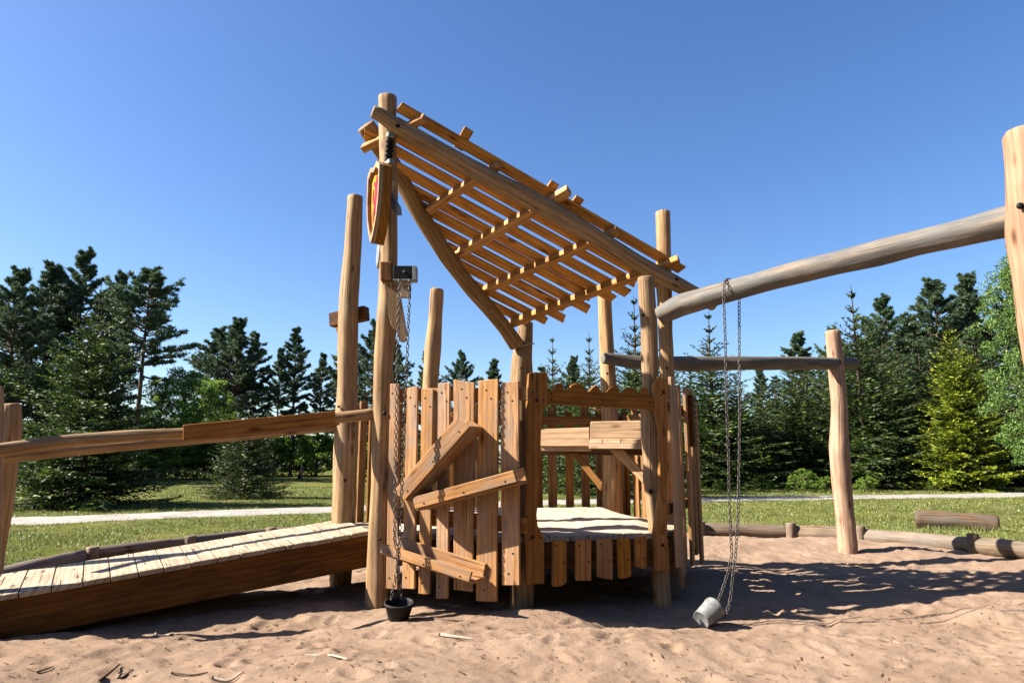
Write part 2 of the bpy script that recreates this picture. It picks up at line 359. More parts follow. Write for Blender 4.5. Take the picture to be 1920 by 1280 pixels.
def sand_h(x, y, feet=False):
    wx = x + 0.35 * vnoise(x * 1.3, y * 1.3, 11); wy = y + 0.35 * vnoise(x * 1.3, y * 1.3, 12)
    h = 0.10 * vnoise(wx * 0.9, wy * 0.9, 1) + 0.045 * vnoise(wx * 2.3, wy * 2.6, 2) + 0.030 * vnoise(wx * 5.1, wy * 6, 3) + 0.013 * vnoise(wx * 11, wy * 13, 4) + 0.009 * vnoise(wx * 27, wy * 29, 5) + 0.05 * np.maximum(0, vnoise(wx * 1.7 + 9, wy * 2.1, 7) - .18)
    def g(cx, cy, sx, sy, a): return a * np.exp(-((x - cx) / sx) ** 2 - ((y - cy) / sy) ** 2)
    h = h + g(1.8, 6.0, 1.5, 0.55, -0.10) + g(-1.0, 6.1, 0.45, 0.3, 0.005) + g(0.30, 6.15, 0.35, 0.22, 0.07) + g(-1.6, 5.7, 0.7, 0.25, 0.04) + g(-2.6, 5.75, 1.5, 0.55, -0.11)
    if feet:
        for (cx, cy, th, lx, ly, dp) in FEET:
            m = (np.abs(x - cx) < 0.45) & (np.abs(y - cy) < 0.45)
            if not m.any(): continue
            dx = x[m] - cx; dy = y[m] - cy; u = dx * math.cos(th) + dy * math.sin(th); v = -dx * math.sin(th) + dy * math.cos(th)
            r = np.sqrt((u / lx) ** 2 + (v / ly) ** 2); h[m] += -dp * np.exp(-r ** 4) + dp * 0.55 * np.exp(-((r - 1.45) / 0.35) ** 2)
    return h
def sgh(x, y): return float(sand_h(np.array([float(x)]), np.array([float(y)]), True)[0])
def grass_h(x, y):
    r = np.hypot(x, y)
    return 0.03 * vnoise(x * 0.5, y * 0.5, 21) + 0.02 * vnoise(x * 2, y * 2, 22) + 0.35 * vnoise(x * 0.03, y * 0.03, 23) * np.clip((r - 25) / 60, 0, 1)
def ggh(x, y): return float(grass_h(np.array([float(x)]), np.array([float(y)]))[0])
def grid(xs, ys, zf):
    X, Y = np.meshgrid(xs, ys); Z = zf(X, Y); n, m = X.shape
    v = np.stack([X, Y, Z], -1).reshape(-1, 3); i, j = np.meshgrid(np.arange(n - 1), np.arange(m - 1), indexing='ij')
    return v, np.stack([i * m + j, i * m + j + 1, (i + 1) * m + j + 1, (i + 1) * m + j], -1).reshape(-1, 4)
def graded(a, b, fine0, fine1, step, growth=1.12):
    out = list(np.arange(fine0, fine1 + 1e-6, step)); s = step
    while out[-1] < b: s *= growth; out.append(out[-1] + s)
    s = step
    while out[0] > a: s *= growth; out.insert(0, out[0] - s)
    return np.array(out)

# ------------------------------------------------------------------ ground: lawn, sand, path
def lawn_mat():
    m, t, o = newmat('lawn'); L = t.links.new; tc = N(t, 'ShaderNodeTexCoord'); g = tc.outputs['Object']
    def nz(s, d=4.0, r=0.6):
        n = N(t, 'ShaderNodeTexNoise', Scale=s, Detail=d, Roughness=r); L(g, n.inputs['Vector']); return n.outputs[0]
    c = ramp(t, nz(0.35), [(0.35, (0.056, 0.066, 0.017)), (0.6, (0.098, 0.103, 0.030))])
    c = mixc(t, 0.65, c, ramp(t, nz(22, 6.0, 0.75), [(0.3, (0.35, 0.45, 0.3)), (0.7, (1.5, 1.45, 1.3))]), 'MULTIPLY')
    w = N(t, 'ShaderNodeMapping'); w.inputs['Scale'].default_value = (0.8, 1.6, 1); L(g, w.inputs[0])
    wn = N(t, 'ShaderNodeTexNoise', Scale=1.1, Detail=6.0, Roughness=0.7); L(w.outputs[0], wn.inputs['Vector'])
    c = mixc(t, ramp(t, wn.outputs[0], [(0.50, (0, 0, 0)), (0.64, (0.85, 0.85, 0.85))]), c, (0.14, 0.115, 0.062))
    b = N(t, 'ShaderNodeBsdfPrincipled', Roughness=0.85); b.inputs['Specular IOR Level'].default_value = 0.0; L(c, b.inputs['Base Color'])
    bp = N(t, 'ShaderNodeBump', Strength=0.9, Distance=0.03); L(nz(30, 5.0, 0.7), bp.inputs['Height']); L(bp.outputs[0], b.inputs['Normal']); L(b.outputs[0], o.inputs[0]); return m
def sand_mat():
    m, t, o = newmat('red_sand'); L = t.links.new; tc = N(t, 'ShaderNodeTexCoord'); g = tc.outputs['Object']
    def nz(s, d=4.0, r=0.6):
        n = N(t, 'ShaderNodeTexNoise', Scale=s, Detail=d, Roughness=r); L(g, n.inputs['Vector']); return n.outputs[0]
    c = ramp(t, nz(0.9, 5.0), [(0.35, (0.188, 0.127, 0.088)), (0.65, (0.235, 0.166, 0.119))])
    c = mixc(t, 0.5, c, ramp(t, nz(160, 3.0, 0.7), [(0.3, (0.72, 0.7, 0.68)), (0.7, (1.18, 1.18, 1.18))]), 'MULTIPLY')
    c = mixc(t, ramp(t, nz(75, 2.0, 0.5), [(0.73, (0, 0, 0)), (0.76, (0.85, 0.85, 0.85))]), c, (0.10, 0.06, 0.04))
    b = N(t, 'ShaderNodeBsdfPrincipled', Roughness=0.9); b.inputs['Specular IOR Level'].default_value = 0.0; L(c, b.inputs['Base Color'])
    ad = N(t, 'ShaderNodeMath', operation='MULTIPLY_ADD'); L(nz(260, 3.0), ad.inputs[0]); ad.inputs[1].default_value = 0.35; L(nz(26, 7.0, 0.72), ad.inputs[2])
    bp = N(t, 'ShaderNodeBump', Strength=0.75, Distance=0.02); L(ad.outputs[0], bp.inputs['Height']); L(bp.outputs[0], b.inputs['Normal']); L(b.outputs[0], o.inputs[0]); return m
def path_mat():
    m, t, o = newmat('gravel_path'); L = t.links.new; tc = N(t, 'ShaderNodeTexCoord'); g = tc.outputs['Object']
    def nz(s, d=4.0, r=0.6):
        n = N(t, 'ShaderNodeTexNoise', Scale=s, Detail=d, Roughness=r); L(g, n.inputs['Vector']); return n.outputs[0]
    c = ramp(t, nz(1.2, 6.0), [(0.3, (0.17, 0.152, 0.13)), (0.65, (0.27, 0.25, 0.222))])
    c = mixc(t, 0.6, c, ramp(t, nz(60, 5.0, 0.8), [(0.3, (0.6, 0.6, 0.6)), (0.7, (1.2, 1.2, 1.2))]), 'MULTIPLY')
    b = N(t, 'ShaderNodeBsdfPrincipled', Roughness=0.9); L(c, b.inputs['Base Color'])
    bp = N(t, 'ShaderNodeBump', Strength=0.6, Distance=0.02); L(nz(50, 5.0, 0.8), bp.inputs['Height']); L(bp.outputs[0], b.inputs['Normal']); L(b.outputs[0], o.inputs[0]); return m
M['sunsand'] = plain('sunlit_deck_sand', (0.50, 0.40, 0.30), 0.9, 0, 0.12, 14); M['split'] = wood('split_old_log', (0.08, 0.045, 0.024), (0.19, 0.11, 0.055), weather=(0.11, 0.09, 0.07), wamt=0.4, gs=1.0); M['lawn'] = lawn_mat(); M['sand'] = sand_mat(); M['path'] = path_mat()  # deck sand: sunlit brightness put into a paler colour than the pit
def lawn_z(x, y):
    d = pit_dist(x, y) + 0.25 * vnoise(x * 2.2, y * 2.2, 31)
    return grass_h(x, y) - 0.45 * np.clip(d / 0.5, 0, 1)
v, f = grid(graded(-900, 900, -16, 22, 0.28, 1.14), graded(-60, 1500, 2, 30, 0.22, 1.14), lawn_z)
tag(link_mesh('lawn', np_mesh('lawn', v, f, smooth=True), M['lawn'], None, (0, 0, 0)), kind='structure')
def sand_z(x, y):
    d = pit_dist(x, y) + 0.2 * vnoise(x * 3, y * 3, 32); k = np.clip((d + 0.45) / 0.5, 0, 1)
    return sand_h(x, y, True) * k - 0.12 * (1 - k)
v, f = grid(graded(-9.5, 11.5, -4.6, 5.0, 0.026, 1.03), graded(-3, 14.2, 3.3, 8.2, 0.022, 1.02), sand_z)
tag(link_mesh('sand', np_mesh('sand', v, f, smooth=True), M['sand'], None, (0, 0, 0)), kind='structure')
def strip(name, ctr, hw, mat, zoff):
    C_ = np.array(ctr, float); d = np.r_[0, np.cumsum(np.hypot(*np.diff(C_, axis=0).T))]; s = np.arange(0, d[-1], 0.12)
    x = np.interp(s, d, C_[:, 0]); y = np.interp(s, d, C_[:, 1])
    for _ in range(200):
        x[1:-1] = (x[:-2] + 2 * x[1:-1] + x[2:]) / 4; y[1:-1] = (y[:-2] + 2 * y[1:-1] + y[2:]) / 4
    tx = np.gradient(x); ty = np.gradient(y); l = np.hypot(tx, ty); nx = -ty / l; ny = tx / l
    ks = np.linspace(-1, 1, 13); e = 1 + 0.22 * vnoise(s * 0.9, s * 0 + 3, 41) + 0.12 * vnoise(s * 4.1, s * 0 + 5, 44)
    X = x[:, None] + nx[:, None] * ks * hw * e[:, None]; Y = y[:, None] + ny[:, None] * ks * hw * e[:, None]
    Z = grass_h(X, Y) + zoff - 0.05 * np.abs(ks)[None] ** 6 + 0.012 * vnoise(X * 4, Y * 4, 42)
    v = np.stack([X, Y, Z], -1).reshape(-1, 3); n, m = X.shape; i, j = np.meshgrid(np.arange(n - 1), np.arange(m - 1), indexing='ij')
    f = np.stack([i * m + j, i * m + j + 1, (i + 1) * m + j + 1, (i + 1) * m + j], -1).reshape(-1, 4)
    return tag(link_mesh(name, np_mesh(name, v, f, smooth=True), mat, None, (0, 0, 0)), kind='structure')
PATHC = [(-40, 4), (-24, 9.8), (-14, 14.0), (-9.0, 16.9), (-5.5, 19.2), (-1, 21.6), (4, 23.6), (9, 25), (15, 26.2), (20, 27.6), (30, 31), (60, 40)]
strip('path', PATHC, 1.25, M['path'], 0.03)

# ------------------------------------------------------------------ the play tower
A0 = gnd(707, 1128); B0 = gnd(638, 1098); D0 = gnd(979, 1139); E0 = gnd(1242, 1126)
YA, YB, YD, YE, YG, YH, YC = A0.y, B0.y, D0.y, E0.y, 8.05, 9.05, 9.0
tower = thing('play_tower', 'tall wooden play tower with slatted lean-to roof and palisade fence standing in the sand', 'play tower', (0.1, 7.6, 0))
pxlog('post', [(707, 1128, 44), (709, 1010, 37), (713, 910, 34), (715, 775, 33), (720, 657, 37), (727, 560, 36), (729, 470, 33), (730, 347, 31), (727, 240, 32), (727, 184, 34)], M['log'], tower, Y=YA, sink=0.25)
pxlog('post', [(638, 1098, 38), (645, 952, 43), (648, 840, 43), (650, 798, 42), (651, 727, 35), (652, 680, 36), (653, 610, 36), (655, 545, 35), (661, 472, 31), (666, 370, 28)], M['log'], tower, Y=YB, sink=0.25)
Cb = at(803, 1050, YC); pxlog('post', [(801, 1062, 28), (804, 900, 28), (806, 800, 28), (807, 716, 28), (811, 657, 31), (816, 600, 27), (819, 544, 25)], M['log'], tower, Y=YC, sink=0.2)
pxlog('post', [(979, 1139, 42), (978, 1000, 42), (977, 800, 41), (976, 742, 40)], M['log'], tower, Y=YD, sink=0.25)
YR = 8.95
pxlog('post', [(978, 1050, 42), (977, 800, 41), (977, 728, 41), (979, 670, 39), (984, 640, 31), (986, 606, 27)], M['log'], tower, Y=YR, sink=0.25)
pxlog('post', [(1242, 1126, 34), (1234, 1000, 33), (1224, 900, 33), (1221, 810, 37), (1219, 730, 33), (1217, 620, 31), (1213, 560, 31), (1211, 522, 30)], M['log'], tower, Y=YE, sink=0.25)
pxlog('post', [(1262, 1075, 29), (1256, 900, 28), (1252, 730, 28), (1248, 620, 27), (1245, 500, 27), (1243, 399, 27)], M['log'], tower, Y=YG, sink=0.2)
pxlog('post', [(1152, 1050, 38), (1148, 955, 38), (1147, 870, 36), (1145, 800, 32), (1141, 720, 28), (1136, 620, 27), (1133, 545, 26)], M['log'], tower, Y=YH, sink=0.2)
pxlog('post', [(1172, 1050, 16), (1166, 955, 16), (1164, 850, 16), (1163, 790, 15)], M['log'], tower, Y=YH + 0.1, sink=0.2)

def vplane(x0, y0, x1, y1):
    d = Vector((x1 - x0, y1 - y0, 0)).normalized(); return Vector((x0, y0, 0)), Vector((d.y, -d.x, 0))   # normal towards camera side
# --- palisade, front left
PP = vplane(-1.22, YA - 0.09, 0.06, YD - 0.38)
rails = bmesh.new(); palis = None
for (ya, yb, za) in ((740, 738, 24), (965, 985, 30)):
    q = [hit(734, ya - za / 2, PP[0] - PP[1] * 0.035, PP[1]), hit(990, yb - za / 2, PP[0] - PP[1] * 0.035, PP[1]), hit(990, yb + za / 2, PP[0] - PP[1] * 0.035, PP[1]), hit(734, ya + za / 2, PP[0] - PP[1] * 0.035, PP[1])]
    if palis is None: bm_prism(rails, q, PP[1], 0.05); palis = finish('palisade', rails, M['board'], tower)
    else: prism('rail', q, PP[1], 0.05, M['board'], palis)
PB = [[(731, 719), (748, 719), (745, 1105), (723, 1103)], [(763, 727), (783, 723), (777, 1104), (753, 1103)], [(790, 728), (812, 729), (805, 1114), (784, 1113)],
      [(821, 718), (843, 717), (839, 1122), (817, 1122)], [(850, 711), (889, 717), (886, 1109), (850, 1105)], [(897, 713), (934, 710), (931, 1128), (892, 1126)], [(939, 717), (972, 714), (974, 1097), (941, 1097)]]
for q in PB:
    pts = [hit(x, y, *PP) for x, y in q]
    c = (q[0][0] + q[1][0]) / 2; cb = (q[2][0] + q[3][0]) / 2
    sc = [hit(c - 4, q[0][1] + 18, *PP), hit(c + 5, q[0][1] + 34, *PP), hit(cb + 4, q[2][1] - 60, *PP), hit(cb - 4, q[2][1] - 22, *PP)]
    n = PP[1] + Vector((random.uniform(-.02, .02), random.uniform(-.02, .02), 0))
    prism('palisade_board', pts, PP[1], 0.032, M['boardp'], palis, 0.005, screws=sc)
# --- gateway, front right
GP = vplane(D0.x + 0.05, YD - 0.24, E0.x, YE - 0.15)
def gp(x, y, o=0.0): return hit(x, y, GP[0] + GP[1] * o, GP[1])
prism('gate_board', [gp(*p) for p in [(991, 700), (1002, 697), (1027, 698), (1027, 755), (1020, 768), (1014, 790), (1013, 860), (1010, 930), (1005, 965), (1007, 985), (1018, 1003), (1021, 1020), (1021, 1093), (987, 1096), (985, 1010), (987, 900), (989, 760)]], GP[1], 0.05, M['board'], tower, 0.005, L=Vector((0, 0, 1)), screws=[gp(999, 735), (gp(1018, 750)), gp(1014, 1007), gp(993, 1010)])
prism('gate_board', [gp(*p) for p in [(1225, 722), (1237, 704), (1253, 720), (1252, 800), (1251, 900), (1251, 1000), (1257, 1068), (1228, 1070), (1226, 1000), (1233, 965), (1238, 900), (1237, 840), (1236, 800), (1228, 770)]], GP[1], 0.05, M['board'], tower, 0.005, L=Vector((0, 0, 1)), screws=[gp(1240, 740), gp(1245, 762), gp(1240, 997), gp(1248, 1027)])
cren = [(1027, 757), (1027, 731), (1039, 730), (1043, 720), (1050, 717), (1056, 720), (1057, 731), (1068, 732), (1071, 722), (1080, 718), (1090, 719), (1097, 727), (1100, 734), (1105, 735), (1110, 727), (1118, 721), (1124, 727), (1127, 735), (1137, 736), (1143, 727), (1153, 722), (1160, 724), (1161, 737), (1169, 738), (1172, 728), (1180, 725), (1190, 727), (1192, 738), (1201, 740), (1204, 728), (1210, 725), (1216, 732), (1217, 742), (1226, 743), (1226, 768)]
prism('crenellated_board', [gp(x, y, -0.004) for x, y in cren], GP[1], 0.045, M['board'], tower, 0.004, L=GP[1].cross(Vector((0, 0, 1))), screws=[gp(1034, 738), gp(1034, 748), gp(1131, 752), gp(1219, 755)])
# --- deck
poly = [(A0.x + 0.05, YA - 0.05), (D0.x, YD - 0.14), (E0.x + 0.1, YE - 0.08), (at(1250, 870, YG).x + 0.08, YG), (at(1148, 870, YH).x, YH + 0.05), (at(806, 870, YC).x, YC + 0.05), (B0.x, YB + 0.05)]
ZD = 0.63
def clipspan(x):
    ys = []
    for i in range(len(poly)):
        (xa, ya), (xb, yb) = poly[i], poly[(i + 1) % len(poly)]
        if (xa - x) * (xb - x) < 0: ys.append(ya + (yb - ya) * (x - xa) / (xb - xa))
    return (min(ys), max(ys)) if len(ys) >= 2 else None
bm = bmesh.new(); x = min(p[0] for p in poly) + 0.01; mx = max(p[0] for p in poly)
while x < mx - 0.05:
    w = random.uniform(0.15, 0.2); xe = min(x + w, mx - 0.01); a = clipspan(x + 0.002); b = clipspan(xe - 0.01)
    if a and b:
        zz = ZD + random.uniform(-.004, .004); e = random.uniform(0, 0.03)
        bm_prism(bm, [V(x, a[0] - e, zz), V(xe - 0.008, b[0] - e, zz), V(xe - 0.008, b[1], zz), V(x, a[1], zz)], (0, 0, 1), 0.045, 0.004, L=(0, 1, 0))
    x = xe
deck = finish('deck', bm, M['deck'], tower)
tag(deck, 'pale plank deck half covered in sand')
def hz(p, z): return V(p[0], p[1], z)
for i in range(len(poly)):
    a = hz(poly[i], 0); b = hz(poly[(i + 1) % len(poly)], 0)
    if i == 6: pass
    L = (b - a).normalized(); nn = V(L.y, -L.x, 0); k = nn * (-0.03)
    beam('rim_joist', a + k + V(0, 0, 0.46) + L * 0.03, b + k + V(0, 0, 0.46) - L * 0.03, 0.24, 0.05, (0, 0, 1), M['beam'], tower)
for q in [[(1037, 1013), (1063, 1013), (1063, 1092), (1050, 1099), (1036, 1099)], [(1080, 1012), (1109, 1010), (1109, 1088), (1080, 1088)], [(1120, 1010), (1149, 1008), (1149, 1086), (1133, 1084), (1120, 1081)], [(1158, 1008), (1182, 1007), (1184, 1079), (1172, 1084), (1160, 1084)], [(1191, 1006), (1212, 1005), (1213, 1066), (1202, 1065), (1192, 1062)]]:
    prism('skirt_board', [gp(x, y, 0.09) for x, y in q], GP[1], 0.03, M['board'], tower, 0.004, L=(0, 0, 1), screws=[gp(q[0][0] + 6, q[0][1] + 10, 0.09), gp(q[1][0] - 5, q[1][1] + 42, 0.09)])
# --- right slat fence (nearly edge on)
e1 = V(E0.x + 0.10, YE - 0.12, 0); e2 = V(at(1306, 870, YG + 0.15).x, YG + 0.15, 0); dr = (e2 - e1).normalized(); nr = V(dr.y, -dr.x, 0)
bm = bmesh.new()
for z in (1.85,): bm_prism(bm, [e1 - nr * .03 + V(0, 0, z - .05), e2 - nr * .03 + V(0, 0, z - .05), e2 - nr * .03 + V(0, 0, z + .05), e1 - nr * .03 + V(0, 0, z + .05)], nr, 0.05)
sf = finish('side_fence', bm, M['board'], tower)
prism('rail', [e1 - nr * .03 + V(0, 0, .8), e2 - nr * .03 + V(0, 0, .8), e2 - nr * .03 + V(0, 0, .9), e1 - nr * .03 + V(0, 0, .9)], nr, 0.05, M['board'], sf)
s = 0.02; Lr = (e2 - e1).length; k = 0
while s < Lr:
    w = random.uniform(0.11, 0.17); zt = random.uniform(2.02, 2.14); zb = random.choice([0.22, 0.3, 0.12, 0.2, 0.34]) + random.uniform(-.03, .03)
    off = nr * random.uniform(0.0, 0.05)
    a = e1 + dr * s + off; b = e1 + dr * min(s + w, Lr + .08) + off
    t = random.uniform(-.05, .05)
    prism('fence_board', [a + V(0, 0, zb), b + V(0, 0, zb + t), b + V(0, 0, zt - t), a + V(0, 0, zt)], nr, 0.032, M['boardp'], sf, 0.004)
    s += w + random.uniform(0.025, 0.06); k += 1
# notched play panel on the side fence
pc = e1 + dr * (Lr * 0.62) + nr * 0.10
pn = prism('notched_panel', [pc + dr * a + V(0, 0, z) for a, z in ((-.13, 1.46), (.13, 1.46), (.13, 1.97), (0.09, 2.02), (-.13, 2.02))], nr, 0.10, M['beam'], tower, 0.006, L=(0, 0, 1))
bm = bmesh.new()
for k in range(7):
    bm_prism(bm, [pc + nr * 0.012 + dr * a + V(0, 0, 1.53 + k * 0.065 + z) for a, z in ((-.07, 0), (.07, 0.012), (.07, .03), (-.07, .018))], nr, 0.012, 0.001)
finish('raised_mark', bm, M['boardp'], pn)
# --- back fences
def bfence(p0, p1, n, zt, zb, nm='back_fence', wrange=(0.10, 0.16), rz=(1.84, 0.42)):
    p0 = V(*p0, 0); p1 = V(*p1, 0); L = p1 - p0; ln = L.length; d = L.normalized(); nn = V(d.y, -d.x, 0)
    bm = bmesh.new()
    for z in rz[:1]: bm_prism(bm, [p0 + V(0, 0, z - .06), p1 + V(0, 0, z - .06), p1 + V(0, 0, z + .06), p0 + V(0, 0, z + .06)], nn, 0.05)
    fo = finish(nm, bm, M['board'], tower); st = ln / n
    z = rz[1]; prism('rail', [p0 + V(0, 0, z - .06), p1 + V(0, 0, z - .06), p1 + V(0, 0, z + .06), p0 + V(0, 0, z + .06)], nn, 0.05, M['board'], fo)
    for k in range(n):
        w = random.uniform(*wrange); c = p0 + d * (st * (k + .5) + random.uniform(-.015, .015)) - nn * 0.053
        z1 = zt + random.uniform(-.09, .05); z0 = zb + random.uniform(-.06, .06); t = random.uniform(-.03, .03)
        prism('fence_board', [c - d * w / 2 + V(0, 0, z0), c + d * w / 2 + V(0, 0, z0), c + d * (w / 2) + V(0, 0, z1 + t), c - d * w / 2 + V(0, 0, z1 - t)], nn, 0.03, M['board'], fo, 0.004)
    return fo
cx = at(806, 870, YC).x; hx = at(1148, 870, YH).x; gx = at(1252, 870, YG).x
bfence((cx, YC + .12), (hx - 0.02, YH + .12), 11, 2.02, 0.2, wrange=(0.10, 0.15))
bfence((hx + .08, YH + .1), (gx + .15, YG + .15), 6, 2.02, 0.2, wrange=(0.10, 0.13))
bfence((B0.x + .02, YB + .2), (cx - .1, YC + .05), 8, 2.02, 0.35, wrange=(0.10, 0.13))
# --- sand troughs and their braces inside
YT = 7.55
def q3(q, Y): return [at(x, y, Y) for x, y in q]
nT = V(-.38, -.925, 0).normalized()
def qt(q, o=0.0):
    P0 = at(1105, 820, 7.45) + nT * o; return [hit(x, y, P0, nT) for x, y in q]
nY = V(0, -1, 0)
def trough_box(q, o, dep, lip):
    bm = bmesh.new(); bm_prism(bm, qt(q, o), nT, 0.035, 0.005)
    bm_prism(bm, [p - nT * dep for p in qt(q, o)], nT, 0.035, 0.005)
    F_ = qt(q, o); b0, b1 = F_[3], F_[2]; e = nT * 0.01
    bm_prism(bm, [b0 + e, b1 + e, b1 - nT * (dep + .03), b0 - nT * (dep + .03)], (0, 0, 1), 0.035, 0.004)
    bm_prism(bm, [b0 - nT * .02 + V(0, 0, -.036), b1 - nT * .02 + V(0, 0, -.036), b1 - nT * .02 + V(0, 0, -.036 - lip), b0 - nT * .02 + V(0, 0, -.036 - lip)], nT, 0.05, 0.004)
    return finish('sand_trough', bm, M['tray'], tower)
trough_box([(1013, 804), (1105, 801), (1105, 830), (1012, 830)], 0.0, 0.28, 0.05)
trough_box([(1107, 790), (1206, 788), (1206, 822), (1107, 822)], 0.16, 0.3, 0.06)
tb = bmesh.new()
for (xa, xb) in ((1105, 1129), (1130, 1163), (1164, 1206)): bm_prism(tb, qt([(xa, 823), (xb, 823), (xb, 831), (xa, 831)], 0.19), nT, 0.05, 0.003)
bm_prism(tb, qt([(1104, 832), (1206, 832), (1206, 841), (1104, 841)], 0.20), nT, 0.06, 0.004)
finish('trough_lip', tb, M['tray'], tower)
prism('brace', qt([(1069, 848), (1082, 848), (1130, 905), (1126, 920)], -0.12), nT, 0.05, M['board'], tower)
prism('brace', qt([(1142, 843), (1168, 843), (1206, 884), (1206, 906)], 0.06), nT, 0.06, M['tray'], tower)
u0, u1 = qt([(1008, 847), (1212, 847)], -0.16)
beam('trough_bearer', u0, u1, 0.07, 0.07, (0, 0, 1), M['beam'], tower)
# --- wooden sand channels on the palisade
def channel(q0, q1, h0, h1, off, depth, name='sand_channel', t=0.028, lean=0.0):
    """front board between pixel lines q0 (top edge) and q1 (bottom edge), a back board and a floor"""
    Pf = PP[0] + PP[1] * (off + depth); Pb = PP[0] + PP[1] * (off + t)
    T = [hit(x, y, Pf, PP[1]) for x, y in q0]; Bq = [hit(x, y, Pf, PP[1]) for x, y in q1]
    bm = bmesh.new(); bm_prism(bm, [T[0], T[1], Bq[1], Bq[0]], PP[1], t, 0.004)
    sh = -PP[1] * (depth - t) ; bm_prism(bm, [T[0] + sh + V(0, 0, h0), T[1] + sh + V(0, 0, h0), Bq[1] + sh, Bq[0] + sh], PP[1], t, 0.004)
    up = V(0, 0, 1); L = (T[1] - T[0]).normalized(); nn = L.cross(PP[1]).normalized(); nn = nn if nn.z > 0 else -nn
    e = (T[1] - T[0]).normalized() * h1
    b0 = Bq[0] + nn * 0.01 - e; b1 = Bq[1] + nn * 0.01 + e
    bm_prism(bm, [b0 - PP[1] * t, b1 - PP[1] * t, b1 - PP[1] * (depth - t), b0 - PP[1] * (depth - t)], nn, t, 0.003)
    for s in (0.1, 0.5, 0.9): bm_disc(bm, Bq[0].lerp(Bq[1], s) * 0.72 + T[0].lerp(T[1], s) * 0.28, PP[1], 0.008)
    return finish(name, bm, [M['boardp'], M['black']], tower)
channel([(737, 921), (853, 785)], [(758, 938), (881, 799)], 0.02, 0.0, 0.0, 0.27)
channel([(773, 932), (962, 881)], [(778, 954), (969, 903)], 0.02, 0.0, 0.0, 0.25)
channel([(713, 1017), (884, 1072)], [(713, 1036), (879, 1091)], 0.03, 0.02, 0.0, 0.30)
# --- roof
G0 = V(at(1256, 517, YG).x, YG - 0.2, 0); L1a = at(702, 213, YA - 0.22)
RP = vplane(L1a.x, L1a.y, G0.x, G0.y)
roofpts = [(700, 210, 25), (716, 216, 28), (745, 240, 30), (820, 280, 32), (900, 325, 34), (980, 366, 36), (1050, 405, 35), (1120, 446, 32), (1200, 495, 30), (1260, 528, 30), (1338, 571, 24)]
R0 = hit(702, 213, *RP); R1 = hit(1338, 573, *RP)
D1 = at(966, 642, YR - 0.12)
rdir = (R1 - R0).normalized()
rn = rdir.cross(D1 - R0).normalized(); rn = rn if rn.z > 0 else -rn
e2v = rn.cross(rdir).normalized(); e2v = e2v if e2v.dot(D1 - R0) > 0 else -e2v
def rp(px, py, off): return hit(px, py, R0 + rn * off, rn)
def rc(px, py, off=0.16):
    d = rp(px, py, off) - R0 - rn * off; return d.dot(rdir), d.dot(e2v)
OFFP = 0.145; OFFB = 0.202
lg1 = [rc(x, y) for x, y, w in roofpts]
ET = 0.5 * (rc(748, 192, OFFB)[1] + rc(1287, 497, OFFB)[1]); EB = rc(955, 596, OFFB)[1] + 0.02
print('roof e2', ET, EB, 'dirs', rdir, e2v, rn)
l2a = rc(700, 255, OFFB); l2b = rc(957, 622, OFFB); p4a = rc(957, 607, OFFP); p4b = rc(1273, 487, OFFP)
bm = bmesh.new(); nb = 12; step = (EB - ET) / nb
print('roof step', step, 'rows', nb)
for k in range(nb):
    w = step * random.uniform(0.70, 0.82); c = ET + step * (k + 0.5) + random.uniform(-.012, .012)
    sl = l2a[0] + (c - l2a[1]) / (l2b[1] - l2a[1]) * (l2b[0] - l2a[0]) - random.uniform(0.10, 0.2)
    if c < l2a[1]: sl = rc(750, 200, OFFB)[0] + (0 if k == 0 else random.uniform(-.05, .1))
    en = p4a[0] + (c - p4a[1]) / (p4b[1] - p4a[1]) * (p4b[0] - p4a[0]) + random.choice([0.10, 0.24, 0.15, 0.30])
    if k == 0: en = rc(1288, 500, OFFB)[0]
    sk_ = random.uniform(-.05, .05); tw = random.uniform(-.008, .008)
    o3 = R0 + rn * (OFFB + 0.03)
    bm_prism(bm, [o3 + rdir * sl + e2v * (c - w / 2), o3 + rdir * (sl + sk_) + e2v * (c + w / 2), o3 + rdir * (en + sk_) + e2v * (c + w / 2 + tw), o3 + rdir * en + e2v * (c - w / 2 + tw)], rn, 0.03, 0.004, L=rdir)
# short upper cleats sticking out above the top board
for (px, py) in ((874, 252), (1083, 380), (1036, 352)):
    a, b = rc(px, py, OFFB); o3 = R0 + rn * (OFFB + 0.075)
    bm_prism(bm, [o3 + rdir * (a - .05) + e2v * (b - .04), o3 + rdir * (a + .06) + e2v * (b - .04), o3 + rdir * (a + .06) + e2v * (b + .22), o3 + rdir * (a - .05) + e2v * (b + .22)], rn, 0.035, 0.004, L=e2v)
roof = finish('roof', bm, M['roofb'], tower)
for (a, b, w) in (((681, 279), (797, 222), .09), ((803, 394), (937, 309), .10), ((857, 478), (1067, 357), .12), ((905, 546), (1157, 433), .10), ((957, 607), (1273, 487), .10)):
    beam('purlin', rp(*a, OFFP), rp(*b, OFFP), 0.105, w * 0.85, rn, M['roofb'], roof, 0.006)
pxlog('roof_log', roofpts, M['log'], roof, plane=RP)
q0 = at(687, 237, YA + 0.22); q1 = at(966, 642, YR - 0.15); P2 = vplane(q0.x, q0.y, q1.x, q1.y)
pxlog('roof_log', [(687, 237, 34), (712, 274, 32), (740, 315, 30), (758, 347, 29), (793, 410, 30), (838, 480, 30), (880, 535, 29), (912, 572, 27), (945, 612, 26), (968, 645, 28)], M['log'], roof, plane=P2)
bolt(hit(746, 236, RP[0] + RP[1] * 0.10, RP[1]), RP[1], tower, 0.024); bolt(hit(1269, 523, RP[0] + RP[1] * 0.09, RP[1]), RP[1], tower, 0.02)
